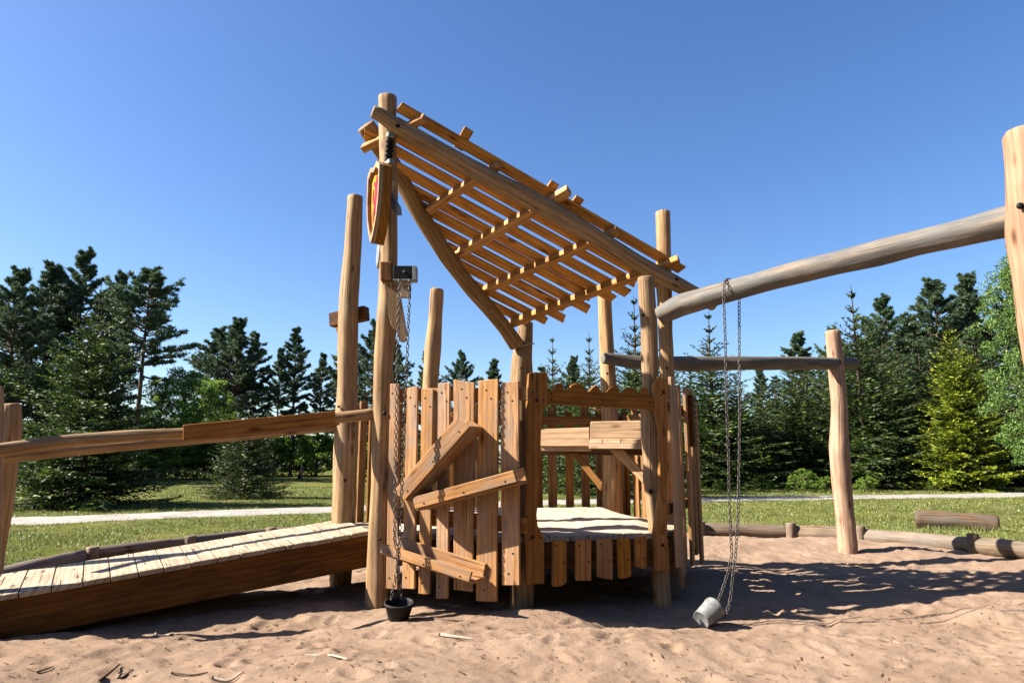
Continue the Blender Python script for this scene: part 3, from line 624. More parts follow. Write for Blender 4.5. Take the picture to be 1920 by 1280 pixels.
bolt(at(721, 774, YA - 0.10), nY, tower, 0.022); bolt(at(1205, 590, YE - 0.09), nY, tower, 0.02); bolt(at(1220, 921, YE - 0.10), nY, tower, 0.022)
bolt(at(635, 762, YB - 0.12), nY, tower, 0.015)
for (bx, by, bo) in ((999, 1007, .008), (1243, 1022, .008), (1007, 750, .008), (1244, 735, .008)): bolt(gp(bx, by, bo), GP[1], tower, 0.016)
for (bx, by, bY) in ((1139, 700, YH - .17), (1146, 790, YH - .19), (977, 690, YR - .2), (712, 1010, YA - .14), (647, 900, YB - .17), (1250, 690, YG - .13)): bolt(at(bx, by, bY), nY, tower, 0.016)
# rope lashing on the front post
v, f, u = tube_np([at(956, 646, YR - .13), at(975, 649, YR - .20), at(992, 645, YR - .15), at(1001, 644, YR)], [0.010] * 4, 8, 0, True, 0.02)
link_mesh('rope_lashing', np_mesh('rope_lashing', v, f, u, smooth=True), M['rope'], tower)
# --- crane arm on the front left post
bm = bmesh.new(); Yb = YA - 0.42
bm_prism(bm, q3([(713, 490), (735, 490), (735, 526), (713, 526)], Yb), nY, 0.5, 0.008)
finish('crane_arm', bm, M['beam'], tower)
bm = bmesh.new(); Yk = YA - 0.50
bm_prism(bm, q3([(737, 498), (779, 498), (779, 522), (737, 522)], Yk), nY, 0.10, 0.004, mi=0)
bm_prism(bm, [p + nY * 0.004 for p in q3([(774, 498), (780.5, 498), (780.5, 524), (774, 524)], Yk)], nY, 0.11, 0.002, mi=1)
bm_prism(bm, q3([(737, 522.6), (780, 522.6), (780, 525.4), (737, 525.4)], Yk), nY, 0.10, 0.001, mi=1)
bm_disc(bm, at(757, 509, Yk), nY, 0.012, mi=1, h=0.008)
finish('chain_bracket', bm, [M['black'], M['silver']], tower)
prism('crane_brace', q3([(719, 526), (747, 526), (748, 560), (744, 616), (738, 617), (732, 606), (724, 560)], Yb + 0.03), nY, 0.05, M['log'], tower, screws=q3([(728, 536), (737, 536)], Yb + .03))
prism('crane_brace', q3([(750, 525.8), (770, 525.8), (769, 557), (751, 557)], Yk + 0.02), nY, 0.05, M['log'], tower, screws=q3([(762, 537)], Yk + .02))
prism('crane_brace', q3([(746, 560), (751, 556), (763, 626), (761, 638), (754, 641), (748, 638), (744, 620)], Yb + 0.14), nY, 0.05, M['log'], tower)
# --- cross block on the rear left post
c0 = at(621, 602, YB - 0.02); c1 = at(688, 587, YB - 0.22)
beam('cross_block', at(622, 601, YB + 0.20), at(688, 587, YB + 0.05), 0.16, 0.12, (0, 0, 1), M['beam'], tower, 0.006)
prism('cross_brace', q3([(628, 614), (640, 614), (642, 640), (637, 636)], YB + .1), nY, 0.05, M['log'], tower)

# --- sand lying on the deck
def decksand():
    xs = np.arange(-1.3, 2.0, 0.035); ys = np.arange(6.6, 9.1, 0.035)
    X, Y = np.meshgrid(xs, ys); cxm, cym = 0.45, 8.0
    d = np.full(X.shape, 9.0)
    for i in range(len(poly)):
        a = np.array(poly[i]); b = np.array(poly[(i + 1) % len(poly)]); e = (b - a) / np.linalg.norm(b - a); d = np.minimum(d, -((X - a[0]) * e[1] - (Y - a[1]) * e[0]))
    k = np.clip((d - 0.02) / 0.35, 0, 1)
    h = ZD + 0.006 + (0.03 + 0.025 * vnoise(X * 1.8, Y * 1.8, 51) + 0.015 * vnoise(X * 5, Y * 5, 52) + 0.012 * vnoise(X * 14, Y * 14, 53)) * k + 0.075 * np.exp(-((Y - 8.75) / 0.3) ** 2) * k - 0.03 * (1 - k)
    n, m = X.shape; v = np.stack([X, Y, h], -1).reshape(-1, 3); i, j = np.meshgrid(np.arange(n - 1), np.arange(m - 1), indexing='ij')
    f = np.stack([i * m + j, i * m + j + 1, (i + 1) * m + j + 1, (i + 1) * m + j], -1).reshape(-1, 4)
    keep = d.reshape(-1)[f].min(1) > 0.0
    return v, f[keep]
v, f = decksand()
tag(link_mesh('deck_sand', np_mesh('deck_sand', v, f, smooth=True), M['sunsand']), 'loose sand in a sunlit pale colour spread over the tower deck', 'sand', kind='stuff')

# ------------------------------------------------------------------ ramp
ramp_ = thing('ramp', 'sloping plank ramp with round handrails leading up to the play tower', 'ramp', (-2.9, 6.3, 0))
n0 = V(A0.x - 0.13, gnd(693, 994, ZD).y, ZD); n1 = at(0, 1115, 5.45); u = (n1 - n0); Lf = u.length; u.normalize(); n1 = n0 + u * (Lf * 1.5)
side = V(u.y, -u.x, 0).normalized(); side = side if side.y > 0 else -side     # to the far side
side = (side + V(0, 0, .05)).normalized(); WR = 0.9
beam('side_beam', n0 + V(0, 0, -.195) + side * 0.03, n1 + V(0, 0, -.195) + side * 0.03, 0.30, 0.06, (0, 0, 1), M['beam'], ramp_)
beam('side_beam', n0 + V(0, 0, -.21) + side * (WR - .03), n1 + V(0, 0, -.21) + side * (WR - .03), 0.33, 0.06, (0, 0, 1), M['beam'], ramp_)
bm = bmesh.new(); s = 0.0; up = u.cross(side).normalized(); up = up if up.z > 0 else -up
while s < Lf * 1.5:
    w = random.choice([0.19, 0.20, 0.21]); a = n0 + u * s - side * random.uniform(.012, .03) + up * random.uniform(-.003, .003); b = a + u * (w - 0.007)
    bm_prism(bm, [a, b, b + side * (WR + .03), a + side * (WR + .03)], up, 0.042, 0.004, L=side)
    for q in (0.05, WR - .05):
        for z in (.04, w - .05): bm_disc(bm, a + u * z + side * q, up, 0.006, h=0.001)
    s += w
finish('ramp_planks', bm, [M['deck'], M['black']], ramp_)
pxlog('handrail', [(-60, 853, 27, 5.3), (0, 843, 26, 5.45), (120, 827, 25, 5.68), (250, 816, 22, 5.92), (343, 812, 21, 6.1), (500, 795, 20, 6.4), (630, 783, 21, 6.66), (698, 776, 22, YA)], M['log'], ramp_)
hp = [at(343, 796, 5.98), at(629, 770, 6.54), at(629, 795, 6.54), at(343, 826, 5.98)]; hn = V((hp[1] - hp[0]).y, -(hp[1] - hp[0]).x, 0).normalized()
hr = prism('rail_cover_board', hp, hn, 0.03, M['board'], ramp_, 0.004)
prism('rail_cover_board', [p + V(-.0, .16, .0) for p in hp], hn, 0.03, M['board'], ramp_, 0.004)
pxlog('handrail', [(-60, 870, 24, 5.9), (20, 855, 22, 6.2), (200, 838, 20, 6.6), (400, 820, 20, 7.05), (640, 797, 20, YB)], M['log'], ramp_)
pxlog('ramp_post', [(-26, 1150, 36), (-20, 1000, 34), (-13, 860, 32), (-10, 780, 28), (-10, 727, 26)], M['log'], ramp_, Y=5.55, sink=.2)
pxlog('ramp_post', [(-22, 1120, 38), (-12, 1030, 38), (4, 930, 38), (14, 850, 37), (21, 800, 36), (22, 760, 31)], M['log'], ramp_, Y=6.35, sink=.2)

# ------------------------------------------------------------------ swing beams
hoist = thing('hoist_frame', 'weathered grey log beam from the tower to a thick pale post at right', 'log beam', (3.4, 4.7, 0))
XR = at(1912, 500, 4.55).x
BPl = vplane(E0.x + 0.05, YE - 0.05, XR, 4.6)
pxlog('beam_log', [(1240, 590, 34), (1275, 572, 40), (1312, 561, 38), (1350, 550, 38), (1425, 529, 40), (1500, 509, 43), (1575, 491, 43), (1650, 472, 47), (1725, 454, 46), (1800, 437, 51), (1893, 414, 57), (1935, 402, 60)], M['grey'], hoist, plane=BPl, rough=0.04, sides=28)
pxlog('beam_post', [(2075, 1420, 84), (2030, 1100, 80), (1990, 800, 76), (1964, 690, 72), (1950, 610, 70), (1940, 520, 70), (1928, 430, 69), (1923, 330, 68), (1917, 252, 66)], M['pink'], hoist, Y=4.42, sides=30)
bolt(at(1913, 386, 4.32), V(-.3, -1, 0), hoist, 0.024)
X2 = gnd(1590, 1035); YP = X2.y
hoist2 = thing('side_frame', 'round log beam from the tower back to a leaning pinkish post in the sand', 'log beam', (X2.x, X2.y, 0))
pxlog('beam_log', [(1132, 671, 22, YH - .2), (1200, 680, 26, YH - .05), (1300, 681, 27, YH + .2), (1420, 680, 26, YH + .55), (1520, 681, 24, YP - .35), (1602, 681, 22, YP + .22)], M['grey'], hoist2)
pxlog('beam_post', [(1590, 1035, 32), (1586, 980, 32), (1577, 900, 34), (1573, 840, 36), (1573, 760, 28), (1568, 690, 28), (1561, 622, 26)], M['pink'], hoist2, Y=YP, sink=.25)
bolt(at(1574, 678, YP - .12), nY, hoist2, 0.02)

# ------------------------------------------------------------------ chains and buckets
def rest_Y(px, py, a=5.0, b=7.5):
    for _ in range(30):
        m = (a + b) / 2; p = at(px, py, m)
        if p.z > sgh(p.x, p.y): a = m
        else: b = m
    return a
YB1 = rest_Y(748, 1162); YB2 = rest_Y(1322, 1174); print('bucket depth', YB1, YB2)
print('left bucket z', at(748, 1162, min(YB1 + .02, 6.22)).z, sgh(-1.0, 6.22))
b1 = thing('chain_bucket', 'black rubber bucket hanging on two chains from the crane arm, beside the palisade', 'bucket', at(748, 1160, 6.2))
Yc = min(YB1 + .02, 6.22)
chain_mesh('chain', [at(*p, Yc) for p in [(750, 524), (747, 600), (744, 700), (743, 800), (741, 900), (740, 1009), (745, 1031), (745, 1060), (740, 1092), (733, 1124)]], b1, M['chain'])
chain_mesh('chain', [at(*p, Yc) for p in [(769, 524), (766, 600), (762, 700), (757, 800), (754, 900), (749, 1010), (748, 1037), (748, 1080), (753, 1122)]], b1, M['chain'])
cb = at(747, 1160, Yc); ct = at(747, 1129, Yc); ax = (ct - cb + V(0.01, -.02, 0)); hh = ax.length
bk = lathe('bucket_body', cb, ax, [(0.0, 0.0), (0.083, 0.0), (0.088, 0.01), (0.118, hh * .9), (0.128, hh * .92), (0.128, hh + .01), (0.116, hh + .01), (0.112, hh * .88), (0.08, 0.014), (0.0, 0.014)], M['rubber'], b1)
b2 = thing('chain_bucket', 'galvanised metal bucket tipped over on the sand, on chains from the grey beam', 'bucket', at(1330, 1170, 5.85))
Yr = 5.95
bpos = hit(1360, 540, *BPl); Yf = bpos.y - 0.14; Ybk = bpos.y + 0.13
chain_mesh('chain', [at(1376, 533, bpos.y + .05), at(1364, 522, bpos.y - .02), at(1358, 530, Yf), at(1357, 560, Yf)] + [at(*p, Yf + (YB2 + .09 - Yf) * (p[1] - 560) / 570) for p in [(1360, 640), (1362, 740), (1366, 850), (1368, 950), (1372, 1040), (1366, 1070), (1358, 1095), (1344, 1134)]], b2, M['chain'])
chain_mesh('chain', [at(1368, 524, bpos.y + .08), at(1382, 540, Ybk), at(1386, 562, Ybk)] + [at(*p, Ybk + (YB2 + .13 - Ybk) * (p[1] - 560) / 600) for p in [(1386, 650), (1387, 760), (1386, 860), (1384, 960), (1379, 1040), (1374, 1080), (1370, 1120), (1362, 1150), (1354, 1158)]], b2, M['chain'])
c0 = at(1314, 1162, YB2 - .03); c1 = at(1340, 1139, YB2 + .09); ax = c1 - c0; hh = ax.length
lathe('bucket_body', c0, ax, [(0.0, 0.003), (0.068, 0.002), (0.072, -0.001), (0.074, 0.0), (0.092, hh * .86), (0.094, hh * .88), (0.097, hh * .90), (0.097, hh), (0.092, hh + .004), (0.088, hh * .95), (0.07, 0.014), (0.0, 0.014)], M['steel'], b2, 36)

# ------------------------------------------------------------------ shield with crossed swords
sc0 = at(706, 375, YA - 0.28)
sh = thing('shield', 'orange wooden shield with red figure and crossed silver swords on the tallest post', 'shield', sc0)
sn = V(-0.86, -0.50, 0.04).normalized(); sx = V(0, 0, 1).cross(sn).normalized(); sx = sx if sx.y < 0 else -sx   # sx points to the camera side
def sp(a, b, o=0.0): return sc0 + sx * a + V(0, 0, 1) * b + sn * o
outl = [(a * .62, b) for a, b in ((-.30, .30), (-.15, .37), (0, .33), (.15, .37), (.30, .30), (.29, 0.0), (.22, -.22), (.10, -.38), (0, -.46), (-.10, -.38), (-.22, -.22), (-.29, 0.0))]
prism('shield_back', [sp(a, b) for a, b in outl], sn, 0.09, M['board'], sh, 0.005, L=(0, 0, 1))
rim = bmesh.new()
for i in range(len(outl)):
    (a, b), (c, d) = outl[i], outl[(i + 1) % len(outl)]
    bm_prism(rim, [sp(a, b, .045), sp(c, d, .045), sp(c * .84, d * .84, .045), sp(a * .84, b * .84, .045)], sn, 0.043, 0.002)
finish('shield_rim', rim, M['log'], sh)
prism('shield_face', [sp(a * .84, b * .84, .006) for a, b in outl], sn, 0.004, M['yellow'], sh, 0)
fig = [(.02, .24), (.07, .25), (.10, .21), (.06, .17), (.09, .12), (.16, .15), (.17, .10), (.10, .06), (.10, 0), (.16, -.02), (.18, -.08), (.12, -.07), (.07, -.08), (.09, -.16), (.14, -.22), (.08, -.23), (.02, -.17), (-.02, -.10), (-.06, -.18), (-.03, -.26), (-.10, -.24), (-.11, -.14), (-.07, -.05), (-.12, -.02), (-.17, .06), (-.13, .14), (-.15, .05), (-.09, .02), (-.05, .06), (-.04, .14), (-.12, .18), (-.10, .22), (-.03, .19)]
prism('shield_figure', [sp(a * .52, b * .95, .014) for a, b in fig], sn, 0.007, M['red'], sh, 0)
def sword(t, e, o, wd):
    """grip end t, tip e in shield coordinates"""
    bm = bmesh.new(); T_ = sp(*t, o); E_ = sp(*e, o); d = (T_ - E_).normalized(); w = sn.cross(d).normalized(); Ls = (T_ - E_).length
    def P_(a, b): return E_ + d * a + w * b
    g0 = Ls - 0.36
    bm_prism(bm, [P_(0, 0), P_(.09, wd), P_(g0, wd), P_(g0, -wd), P_(.09, -wd)], sn, 0.03, 0.003, mi=0)
    bm_prism(bm, [P_(g0, -.14), P_(g0, .14), P_(g0 + .05, .12), P_(g0 + .05, -.12)], sn, 0.06, 0.004, mi=0)
    for k in range(5): bm_prism(bm, [P_(g0 + .052 + k * .05, -.03), P_(g0 + .052 + k * .05, .03), P_(g0 + .092 + k * .05, .03), P_(g0 + .092 + k * .05, -.03)], sn, 0.075, 0.008, mi=1)
    bm_prism(bm, [P_(Ls - .055, -.035), P_(Ls - .055, .035), P_(Ls, .03), P_(Ls, -.03)], sn, 0.07, 0.006, mi=0)
    return finish('sword', bm, [M['silver'], M['black']], sh)
sword((-.08, .80), (-.27, -.62), -.115, .045); sword((-.40, .42), (.24, -.20), -.155, .045)

# ------------------------------------------------------------------ sandpit border
def border(pa, pb, r, lab, tilt=0.0):
    a = V(pa[0], pa[1], r * .6); b = V(pb[0], pb[1], r * .6 + tilt)
    m_ = a.lerp(b, .5) + V(random.uniform(-.03, .03), random.uniform(-.03, .03), .01)
    L = (b - a).normalized() * 0.02
    o = log('border_log', [a + L, a.lerp(b, .3), m_, b - L], [r, r * 1.05, r, r * .96], M['greyb'], None, rough=0.03, sides=18, seg=.08)
    return tag(o, lab, 'border log', 'logs edging the sandpit')
def peg(p, h, lab, tx=0.0):
    o = log('border_peg', [V(p[0], p[1], -.15), V(p[0] + tx, p[1], h)], [0.085, 0.08], M['greyb'], None, rough=0.03, sides=16, seg=.05)
    return tag(o, lab, 'wooden peg', 'pegs holding the sandpit border')
bl = [gnd(1310, 1003), gnd(1478, 1006), gnd(1607, 1013), gnd(1815, 1031), gnd(2000, 1052)]
blab = ['grey border log next to the right side of the tower', 'grey border log just left of the leaning pinkish post', 'grey border log behind and right of the leaning post, crossed by dark shadow bands', 'grey border log running out of the photo at right']
for k in range(4): border(bl[k], bl[k + 1], 0.125, blab[k])
for k, lb in ((0, 'short peg of the sandpit border touching the tower fence'), (1, 'short peg of the sandpit border between the hanging chains and the leaning post'), (2, 'short peg of the sandpit border right behind the leaning post'), (3, 'short peg of the sandpit border, rightmost one in front of the fallen log')):
    peg((bl[k].x, bl[k].y - 0.14), 0.24, lb)
lf = [V(-5.55, 7.3, 0), gnd(160, 1050), gnd(345, 1026), gnd(497, 1008), gnd(690, 995)]
ll = ['pale tapering border log beside the lower end of the ramp', 'dark border log behind the ramp between its first and second peg', 'dark border log behind the middle of the ramp', 'border log behind the upper end of the ramp']
for k in range(4): border(lf[k], lf[k + 1], 0.10, ll[k])
for k, lb in ((1, 'short border peg left of the ramp at the bend of the logs'), (2, 'short border peg behind the middle of the ramp'), (3, 'short border peg behind the upper half of the ramp')): peg((lf[k].x + .12, lf[k].y - .06), 0.17, lb)
# log lying on the lawn
a = gnd(1722, 990, 0.0); b = gnd(1872, 997, 0.0); a_log = a.copy(); b_log = b.copy()
o = log('fallen_log', [a + V(0, 0, .15), a.lerp(b, .5) + V(0, 0, .16), b + V(0, 0, .13)], [0.19, 0.19, 0.17], M['split'], None, rough=0.07, sides=20, seg=.06)
tag(o, 'old split log lying on the grass beyond the sandpit border', 'log')

# ------------------------------------------------------------------ sticks, weeds, litter on the sand
def stick(pts, r, mat, lab):
    P_ = []
    for (x, y) in pts:
        g = gnd(x, y); P_.append(V(g.x, g.y, sgh(g.x, g.y) + r * 1.1))
    rs = [r * (1 - .5 * i / (len(P_) - 1)) for i in range(len(P_))]
    v, f, u = tube_np(P_, rs, 7, 0.1, True, 0.02); return tag(link_mesh('stick', np_mesh('stick', v, f, u, smooth=True), mat), lab, 'stick', 'sticks lying on the sand')
stick([(566, 1232), (590, 1232), (622, 1238), (651, 1247)], 0.010, M['twig'], 'pale curved stick on the sand below the shadow of the ramp')
stick([(824, 1196), (850, 1200), (888, 1203)], 0.013, M['twig'], 'white stick on the sand in front of the palisade')
stick([(322, 1260), (360, 1264), (390, 1261)], 0.007, M['dtwig'], 'thin dark twig on the sand near the bottom left')
stick([(398, 1268), (430, 1270), (456, 1264)], 0.009, M['twig'], 'pale short stick with bark near the bottom edge')
stick([(188, 1270), (224, 1250)], 0.010, M['dtwig'], 'thick dark bark strip at the bottom left')
stick([(68, 1272), (98, 1258)], 0.006, M['dtwig'], 'thin brown twig nearest the lower left corner')
stick([(228, 1262), (250, 1250)], 0.007, M['dtwig'], 'short dark twig right of the bark strip')
stick([(292, 1175), (300, 1181), (320, 1184), (327, 1178), (312, 1174), (298, 1176)], 0.006, M['twig'], 'pale looped straw at the edge of the ramp shadow')
lv = []; lfc = []
lr = np.random.default_rng(5)
for k in range(3800):
    y = lr.uniform(3.2, 9.5); x = lr.uniform(-.85, .85) * y; 
    z = None; L_ = lr.uniform(.004, .012) if lr.random() < .6 else lr.uniform(.012, .032); w_ = lr.uniform(.002, .006); th = lr.uniform(0, 6.28); lv.append((x, y, L_, w_, th))
lv = np.array(lv); z = sand_h(lv[:, 0], lv[:, 1], True) + 0.004
c, s = np.cos(lv[:, 4]), np.sin(lv[:, 4]); q = []
for a, b, zz in ((-1, -1, 0), (1, -1, 0.006), (1, 1, 0.004), (-1, 1, 0)): q.append(np.stack([lv[:, 0] + a * lv[:, 2] * c - b * lv[:, 3] * s, lv[:, 1] + a * lv[:, 2] * s + b * lv[:, 3] * c, z + zz], 1))
v = np.stack(q, 1).reshape(-1, 3); f = np.arange(len(v)).reshape(-1, 4)
tag(link_mesh('litter', np_mesh('litter', v, f), M['dtwig']), 'scattered dark needles and bark bits on the sand', 'litter', kind='stuff')
#@@TREES@@
# ------------------------------------------------------------------ vegetation generators
def rhomb(c, d, ln, wd, g):
    n = g.normal(0, 1, c.shape); s = np.cross(d, n); s /= np.linalg.norm(s, axis=1)[:, None] + 1e-9
    a = d * (ln / 2)[:, None]; b = s * (wd / 2)[:, None]
    v = np.stack([c - a, c + b, c + a, c - b], 1).reshape(-1, 3)
    return v, np.arange(len(v)).reshape(-1, 4)
def unit(a): return a / (np.linalg.norm(a, axis=1)[:, None] + 1e-9)
def leafmesh(name, c, d, ln, wd, tone, g):
    v, f = rhomb(c, d, ln, wd, g); return np_mesh(name, v, f, attr=np.repeat(tone, 4))
def tubes(name, lst):
    vs = []; fs = []; b = 0
    for pts, rs, sides in lst:
        P = np.array(pts, float); T = unit(np.gradient(P, axis=0)); ref = np.array([0.31, 0.95, 0.1]); A = unit(np.cross(T, ref)); B = np.cross(T, A)
        th = np.linspace(0, 2 * np.pi, sides, endpoint=False)
        v = P[:, None] + np.array(rs)[:, None, None] * (np.cos(th)[None, :, None] * A[:, None] + np.sin(th)[None, :, None] * B[:, None]); n = len(P)
        i, j = np.meshgrid(np.arange(n - 1), np.arange(sides), indexing='ij')
        fs.append(b + np.stack([i * sides + j, i * sides + (j + 1) % sides, (i + 1) * sides + (j + 1) % sides, (i + 1) * sides + j], -1).reshape(-1, 4)); vs.append(v.reshape(-1, 3)); b += n * sides
    return np_mesh(name, np.concatenate(vs), np.concatenate(fs), smooth=True)
def spruce(h, r, seed, dens=1.0, spind=0.0, el=0.13, ew=0.045, z0=0.03):
    g = np.random.default_rng(seed); C_ = []; D_ = []; Tn = []; S_ = []; tb = []
    n = 26; zz = np.linspace(0, h, n); bx = np.cumsum(g.normal(0, .012, n)) * h * .04; by = np.cumsum(g.normal(0, .012, n)) * h * .04
    tb.append((np.stack([bx, by, zz], 1), np.maximum(0.012 * h * (1 - zz / h) + 0.006, 0.006), 7))
    z = z0 * h
    while z < h * 0.985:
        q = z / h; nb = int(round((8 if q < .75 else 5) * dens)) ; ph = g.uniform(0, 6.28)
        Lm = r * ((1 - q) ** 0.9 * (1 - spind * 0.35 * q) + 0.03) * (0.75 + 0.25 * min(1, q / 0.08))
        if spind: Lm = r * (max(0.0, 1 - q / .80) ** .8 + .34 * (1 - q) ** .6) * (0.8 + .2 * min(1, q / .08))
        for k in range(max(3, nb)):
            L = Lm * g.uniform(.65, 1.18); az = ph + 6.283 * k / max(3, nb) + g.normal(0, .22)
            e0 = -0.22 + 1.15 * q ** 1.6 + g.normal(0, .07) + (.35 if (spind and q > .7) else 0); cur = 0.22
            m = max(4, int(L / 0.085)); t = (np.arange(m) + .5) / m
            dr_ = np.array([math.cos(az), math.sin(az)]); pr = t * L
            px = np.interp(z, zz, bx) + dr_[0] * pr; py = np.interp(z, zz, by) + dr_[1] * pr; pz = z + L * (e0 * t + cur * t * t)
            ax_ = unit(np.stack([np.full(m, dr_[0]), np.full(m, dr_[1]), e0 + 2 * cur * t], 1)); P = np.stack([px, py, pz], 1)
            tb.append((np.stack([[np.interp(z, zz, bx), np.interp(z, zz, by), z], P[m // 2], P[-1]], 0), [0.006 * h * .35 * (1 - q) + .006, 0.008, 0.003], 4))
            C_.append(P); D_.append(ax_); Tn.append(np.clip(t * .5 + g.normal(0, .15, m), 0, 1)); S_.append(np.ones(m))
            sd = np.cross(ax_, [0, 0, 1.0]); sd = unit(sd)
            for sg in (-1, 1):
                tl = (0.34 * L * (1 - t) ** 0.75 + 0.07) * g.uniform(.6, 1.25, m) * (t > (.0 if q > .3 else .1)); tl = tl * (.35 if (spind and q > .74) else 1.0); mm = np.maximum(1, (tl / 0.085 * dens).astype(int))
                ii = np.repeat(np.arange(m), mm); k_ = np.concatenate([np.arange(a) for a in mm]); f = (k_ + .6) / mm[ii]
                td = unit(sd[ii] * sg * .8 + ax_[ii] * .62 + np.stack([np.zeros(len(ii)), np.zeros(len(ii)), -.18 + .35 * q + g.normal(0, .14, len(ii))], 1))
                c = P[ii] + td * (tl[ii] * f)[:, None]; c[:, 2] -= 0.25 * (tl[ii] * f) ** 2 + .0
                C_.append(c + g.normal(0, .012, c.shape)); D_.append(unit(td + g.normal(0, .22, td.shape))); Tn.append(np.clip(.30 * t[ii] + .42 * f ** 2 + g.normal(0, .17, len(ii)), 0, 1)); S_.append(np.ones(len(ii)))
        z += h * (0.030 if q < .8 else .04) * g.uniform(.75, 1.25) * (1 + spind * 1.1 * max(0, q - .62) / .38)
    c = np.concatenate(C_); d = np.concatenate(D_); tn = np.concatenate(Tn)
    return leafmesh('crown', c, d, g.uniform(.7, 1.35, len(c)) * el, g.uniform(.7, 1.3, len(c)) * ew, tn, g), tubes('trunk', tb)
def pine(h, r, seed, cb=0.42, lean=0.0, flat=0.5, nb=64):
    g = np.random.default_rng(seed); segs = []; tb = []; C_ = []; D_ = []; Tn = []
    zz = np.linspace(0, h, 14); w = np.cumsum(g.normal(0, .05, (14, 2)), 0) * h * .02; w[:, 0] += lean * (zz / h) ** 1.5
    ctr = np.c_[w, zz]; tb.append((ctr, 0.011 * h * (1 - zz / h) ** .8 + .02, 8))
    for k in range(nb):
        q = cb + (1 - cb) * ((k + .5) / nb) ** .85 + g.normal(0, .008); q = min(q, .99); z = q * h; s = (q - cb) / (1 - cb)
        prof = (math.sin(math.pi * min(1, (s * .82 + .22))) ** .8) * (1 - flat * s) ; L = r * max(.14, prof) * g.uniform(.45, 1.25)
        az = k * 2.4 + g.normal(0, .5); o = np.array([np.interp(z, zz, w[:, 0]), np.interp(z, zz, w[:, 1]), z])
        e0 = -.12 + .75 * s + g.normal(0, .14); dr_ = np.array([math.cos(az), math.sin(az), 0]); t = np.linspace(0, 1, 7)
        P = o + t[:, None] * L * dr_ + np.outer(L * (e0 * t + .28 * t * t), [0, 0, 1]) + np.outer(np.sin(t * 5 + k) * .04 * L, [-dr_[1], dr_[0], 0])
        tb.append((P, np.linspace(.0045 * h * (1 - .6 * s) + .01, .012, 7), 5))
        subs = [(P[-1], 1.0), (P[5], .9), (P[4], .8)]
        for tt in (2, 3, 4, 5):
            for sg in (-1, 1):
                if g.random() < .8:
                    l2 = L * (.34 - .03 * tt) * g.uniform(.6, 1.2); e = P[tt] + l2 * (dr_ * .55 + np.array([-dr_[1], dr_[0], 0]) * sg * .8) + [0, 0, l2 * (.18 + g.normal(0, .1))]
                    tb.append((np.stack([P[tt], (P[tt] + e) / 2 + [0, 0, -.03], e]), [.018, .012, .008], 4)); segs.append((P[tt] * .7 + e * .3, e, 1.0)); q2 = (P[tt] + e) / 2; segs.append((q2, q2 + (dr_ * .9 - np.array([-dr_[1], dr_[0], 0]) * sg * .5) * l2 * .45 + [0, 0, l2 * .15], 1.0))
        segs.append((P[2], P[-1], 1.0))
        for (e_, sc) in subs[3:]: pass
    for (a_, b_, wt) in segs:
        ln = np.linalg.norm(b_ - a_); m = max(5, int(ln / .085)) ; t = g.random(m) ** .75; cc = a_ + (b_ - a_) * t[:, None] + g.normal(0, .05, (m, 3)) * [1, 1, .5]
        cc[:, 2] += ln * .05 * np.sin(t * 3.1); k5 = 6; cc = np.repeat(cc, k5, 0); dd_ = unit(g.normal(0, .62, cc.shape) + [0, 0, .75] + unit((b_ - a_)[None]) * .5)
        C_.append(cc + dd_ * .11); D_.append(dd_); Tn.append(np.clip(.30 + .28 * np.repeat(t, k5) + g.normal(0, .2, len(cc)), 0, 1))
    c = np.concatenate(C_); d = np.concatenate(D_); tn = np.concatenate(Tn)
    return leafmesh('crown', c, d, g.uniform(.7, 1.3, len(c)) * .30, g.uniform(.7, 1.3, len(c)) * .05, tn, g), tubes('trunk', tb)
def broad(h, r, seed, nblob=130, per=110, ls=.10, z0=.12, trunkr=.012):
    g = np.random.default_rng(seed); tb = []; C_ = []; D_ = []; Tn = []
    zz = np.linspace(0, h * .92, 10); w = np.cumsum(g.normal(0, .06, (10, 2)), 0) * h * .03; tb.append((np.c_[w, zz], trunkr * h * (1 - zz / h) + .01, 8))
    for k in range(nblob):
        q = z0 + (1 - z0) * g.random() ** .85; z = q * h; s = (q - z0) / (1 - z0); prof = math.sin(math.pi * min(.97, .16 + .8 * s)) ** .7
        az = g.uniform(0, 6.28); rr = r * prof * g.uniform(.25, 1.05) ** .6; zb = z * g.uniform(.6, .85)
        o = np.array([np.interp(zb, zz, w[:, 0]), np.interp(zb, zz, w[:, 1]), zb]); e = np.array([o[0] + rr * math.cos(az), o[1] + rr * math.sin(az), z])
        mid = (o + e) / 2 + [0, 0, .1 * rr]; tb.append((np.stack([o, mid, e]), [.004 * h + .008, .012, .005], 4))
        R_ = g.uniform(.22, .5) * r * .42; u_ = unit(g.normal(0, 1, (per, 3))); c = e + u_ * (R_ * g.uniform(.15, 1, per) ** .55)[:, None] * [1, 1, .75]
        c[: per // 4] = mid + (c[: per // 4] - e) * .8
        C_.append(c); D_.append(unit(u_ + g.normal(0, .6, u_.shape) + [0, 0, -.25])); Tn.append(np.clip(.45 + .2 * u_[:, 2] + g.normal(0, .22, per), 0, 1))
    c = np.concatenate(C_); d = np.concatenate(D_); tn = np.concatenate(Tn)
    return leafmesh('crown', c, d, g.uniform(.7, 1.3, len(c)) * ls, g.uniform(.7, 1.3, len(c)) * ls * .62, tn, g), tubes('trunk', tb)
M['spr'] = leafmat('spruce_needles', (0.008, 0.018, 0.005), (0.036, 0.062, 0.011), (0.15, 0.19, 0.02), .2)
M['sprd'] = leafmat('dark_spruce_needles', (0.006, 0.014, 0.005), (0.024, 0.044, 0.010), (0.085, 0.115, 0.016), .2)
M['spry'] = leafmat('yellow_green_needles', (0.022, 0.036, 0.004), (0.10, 0.125, 0.008), (0.27, 0.27, 0.014), .3)
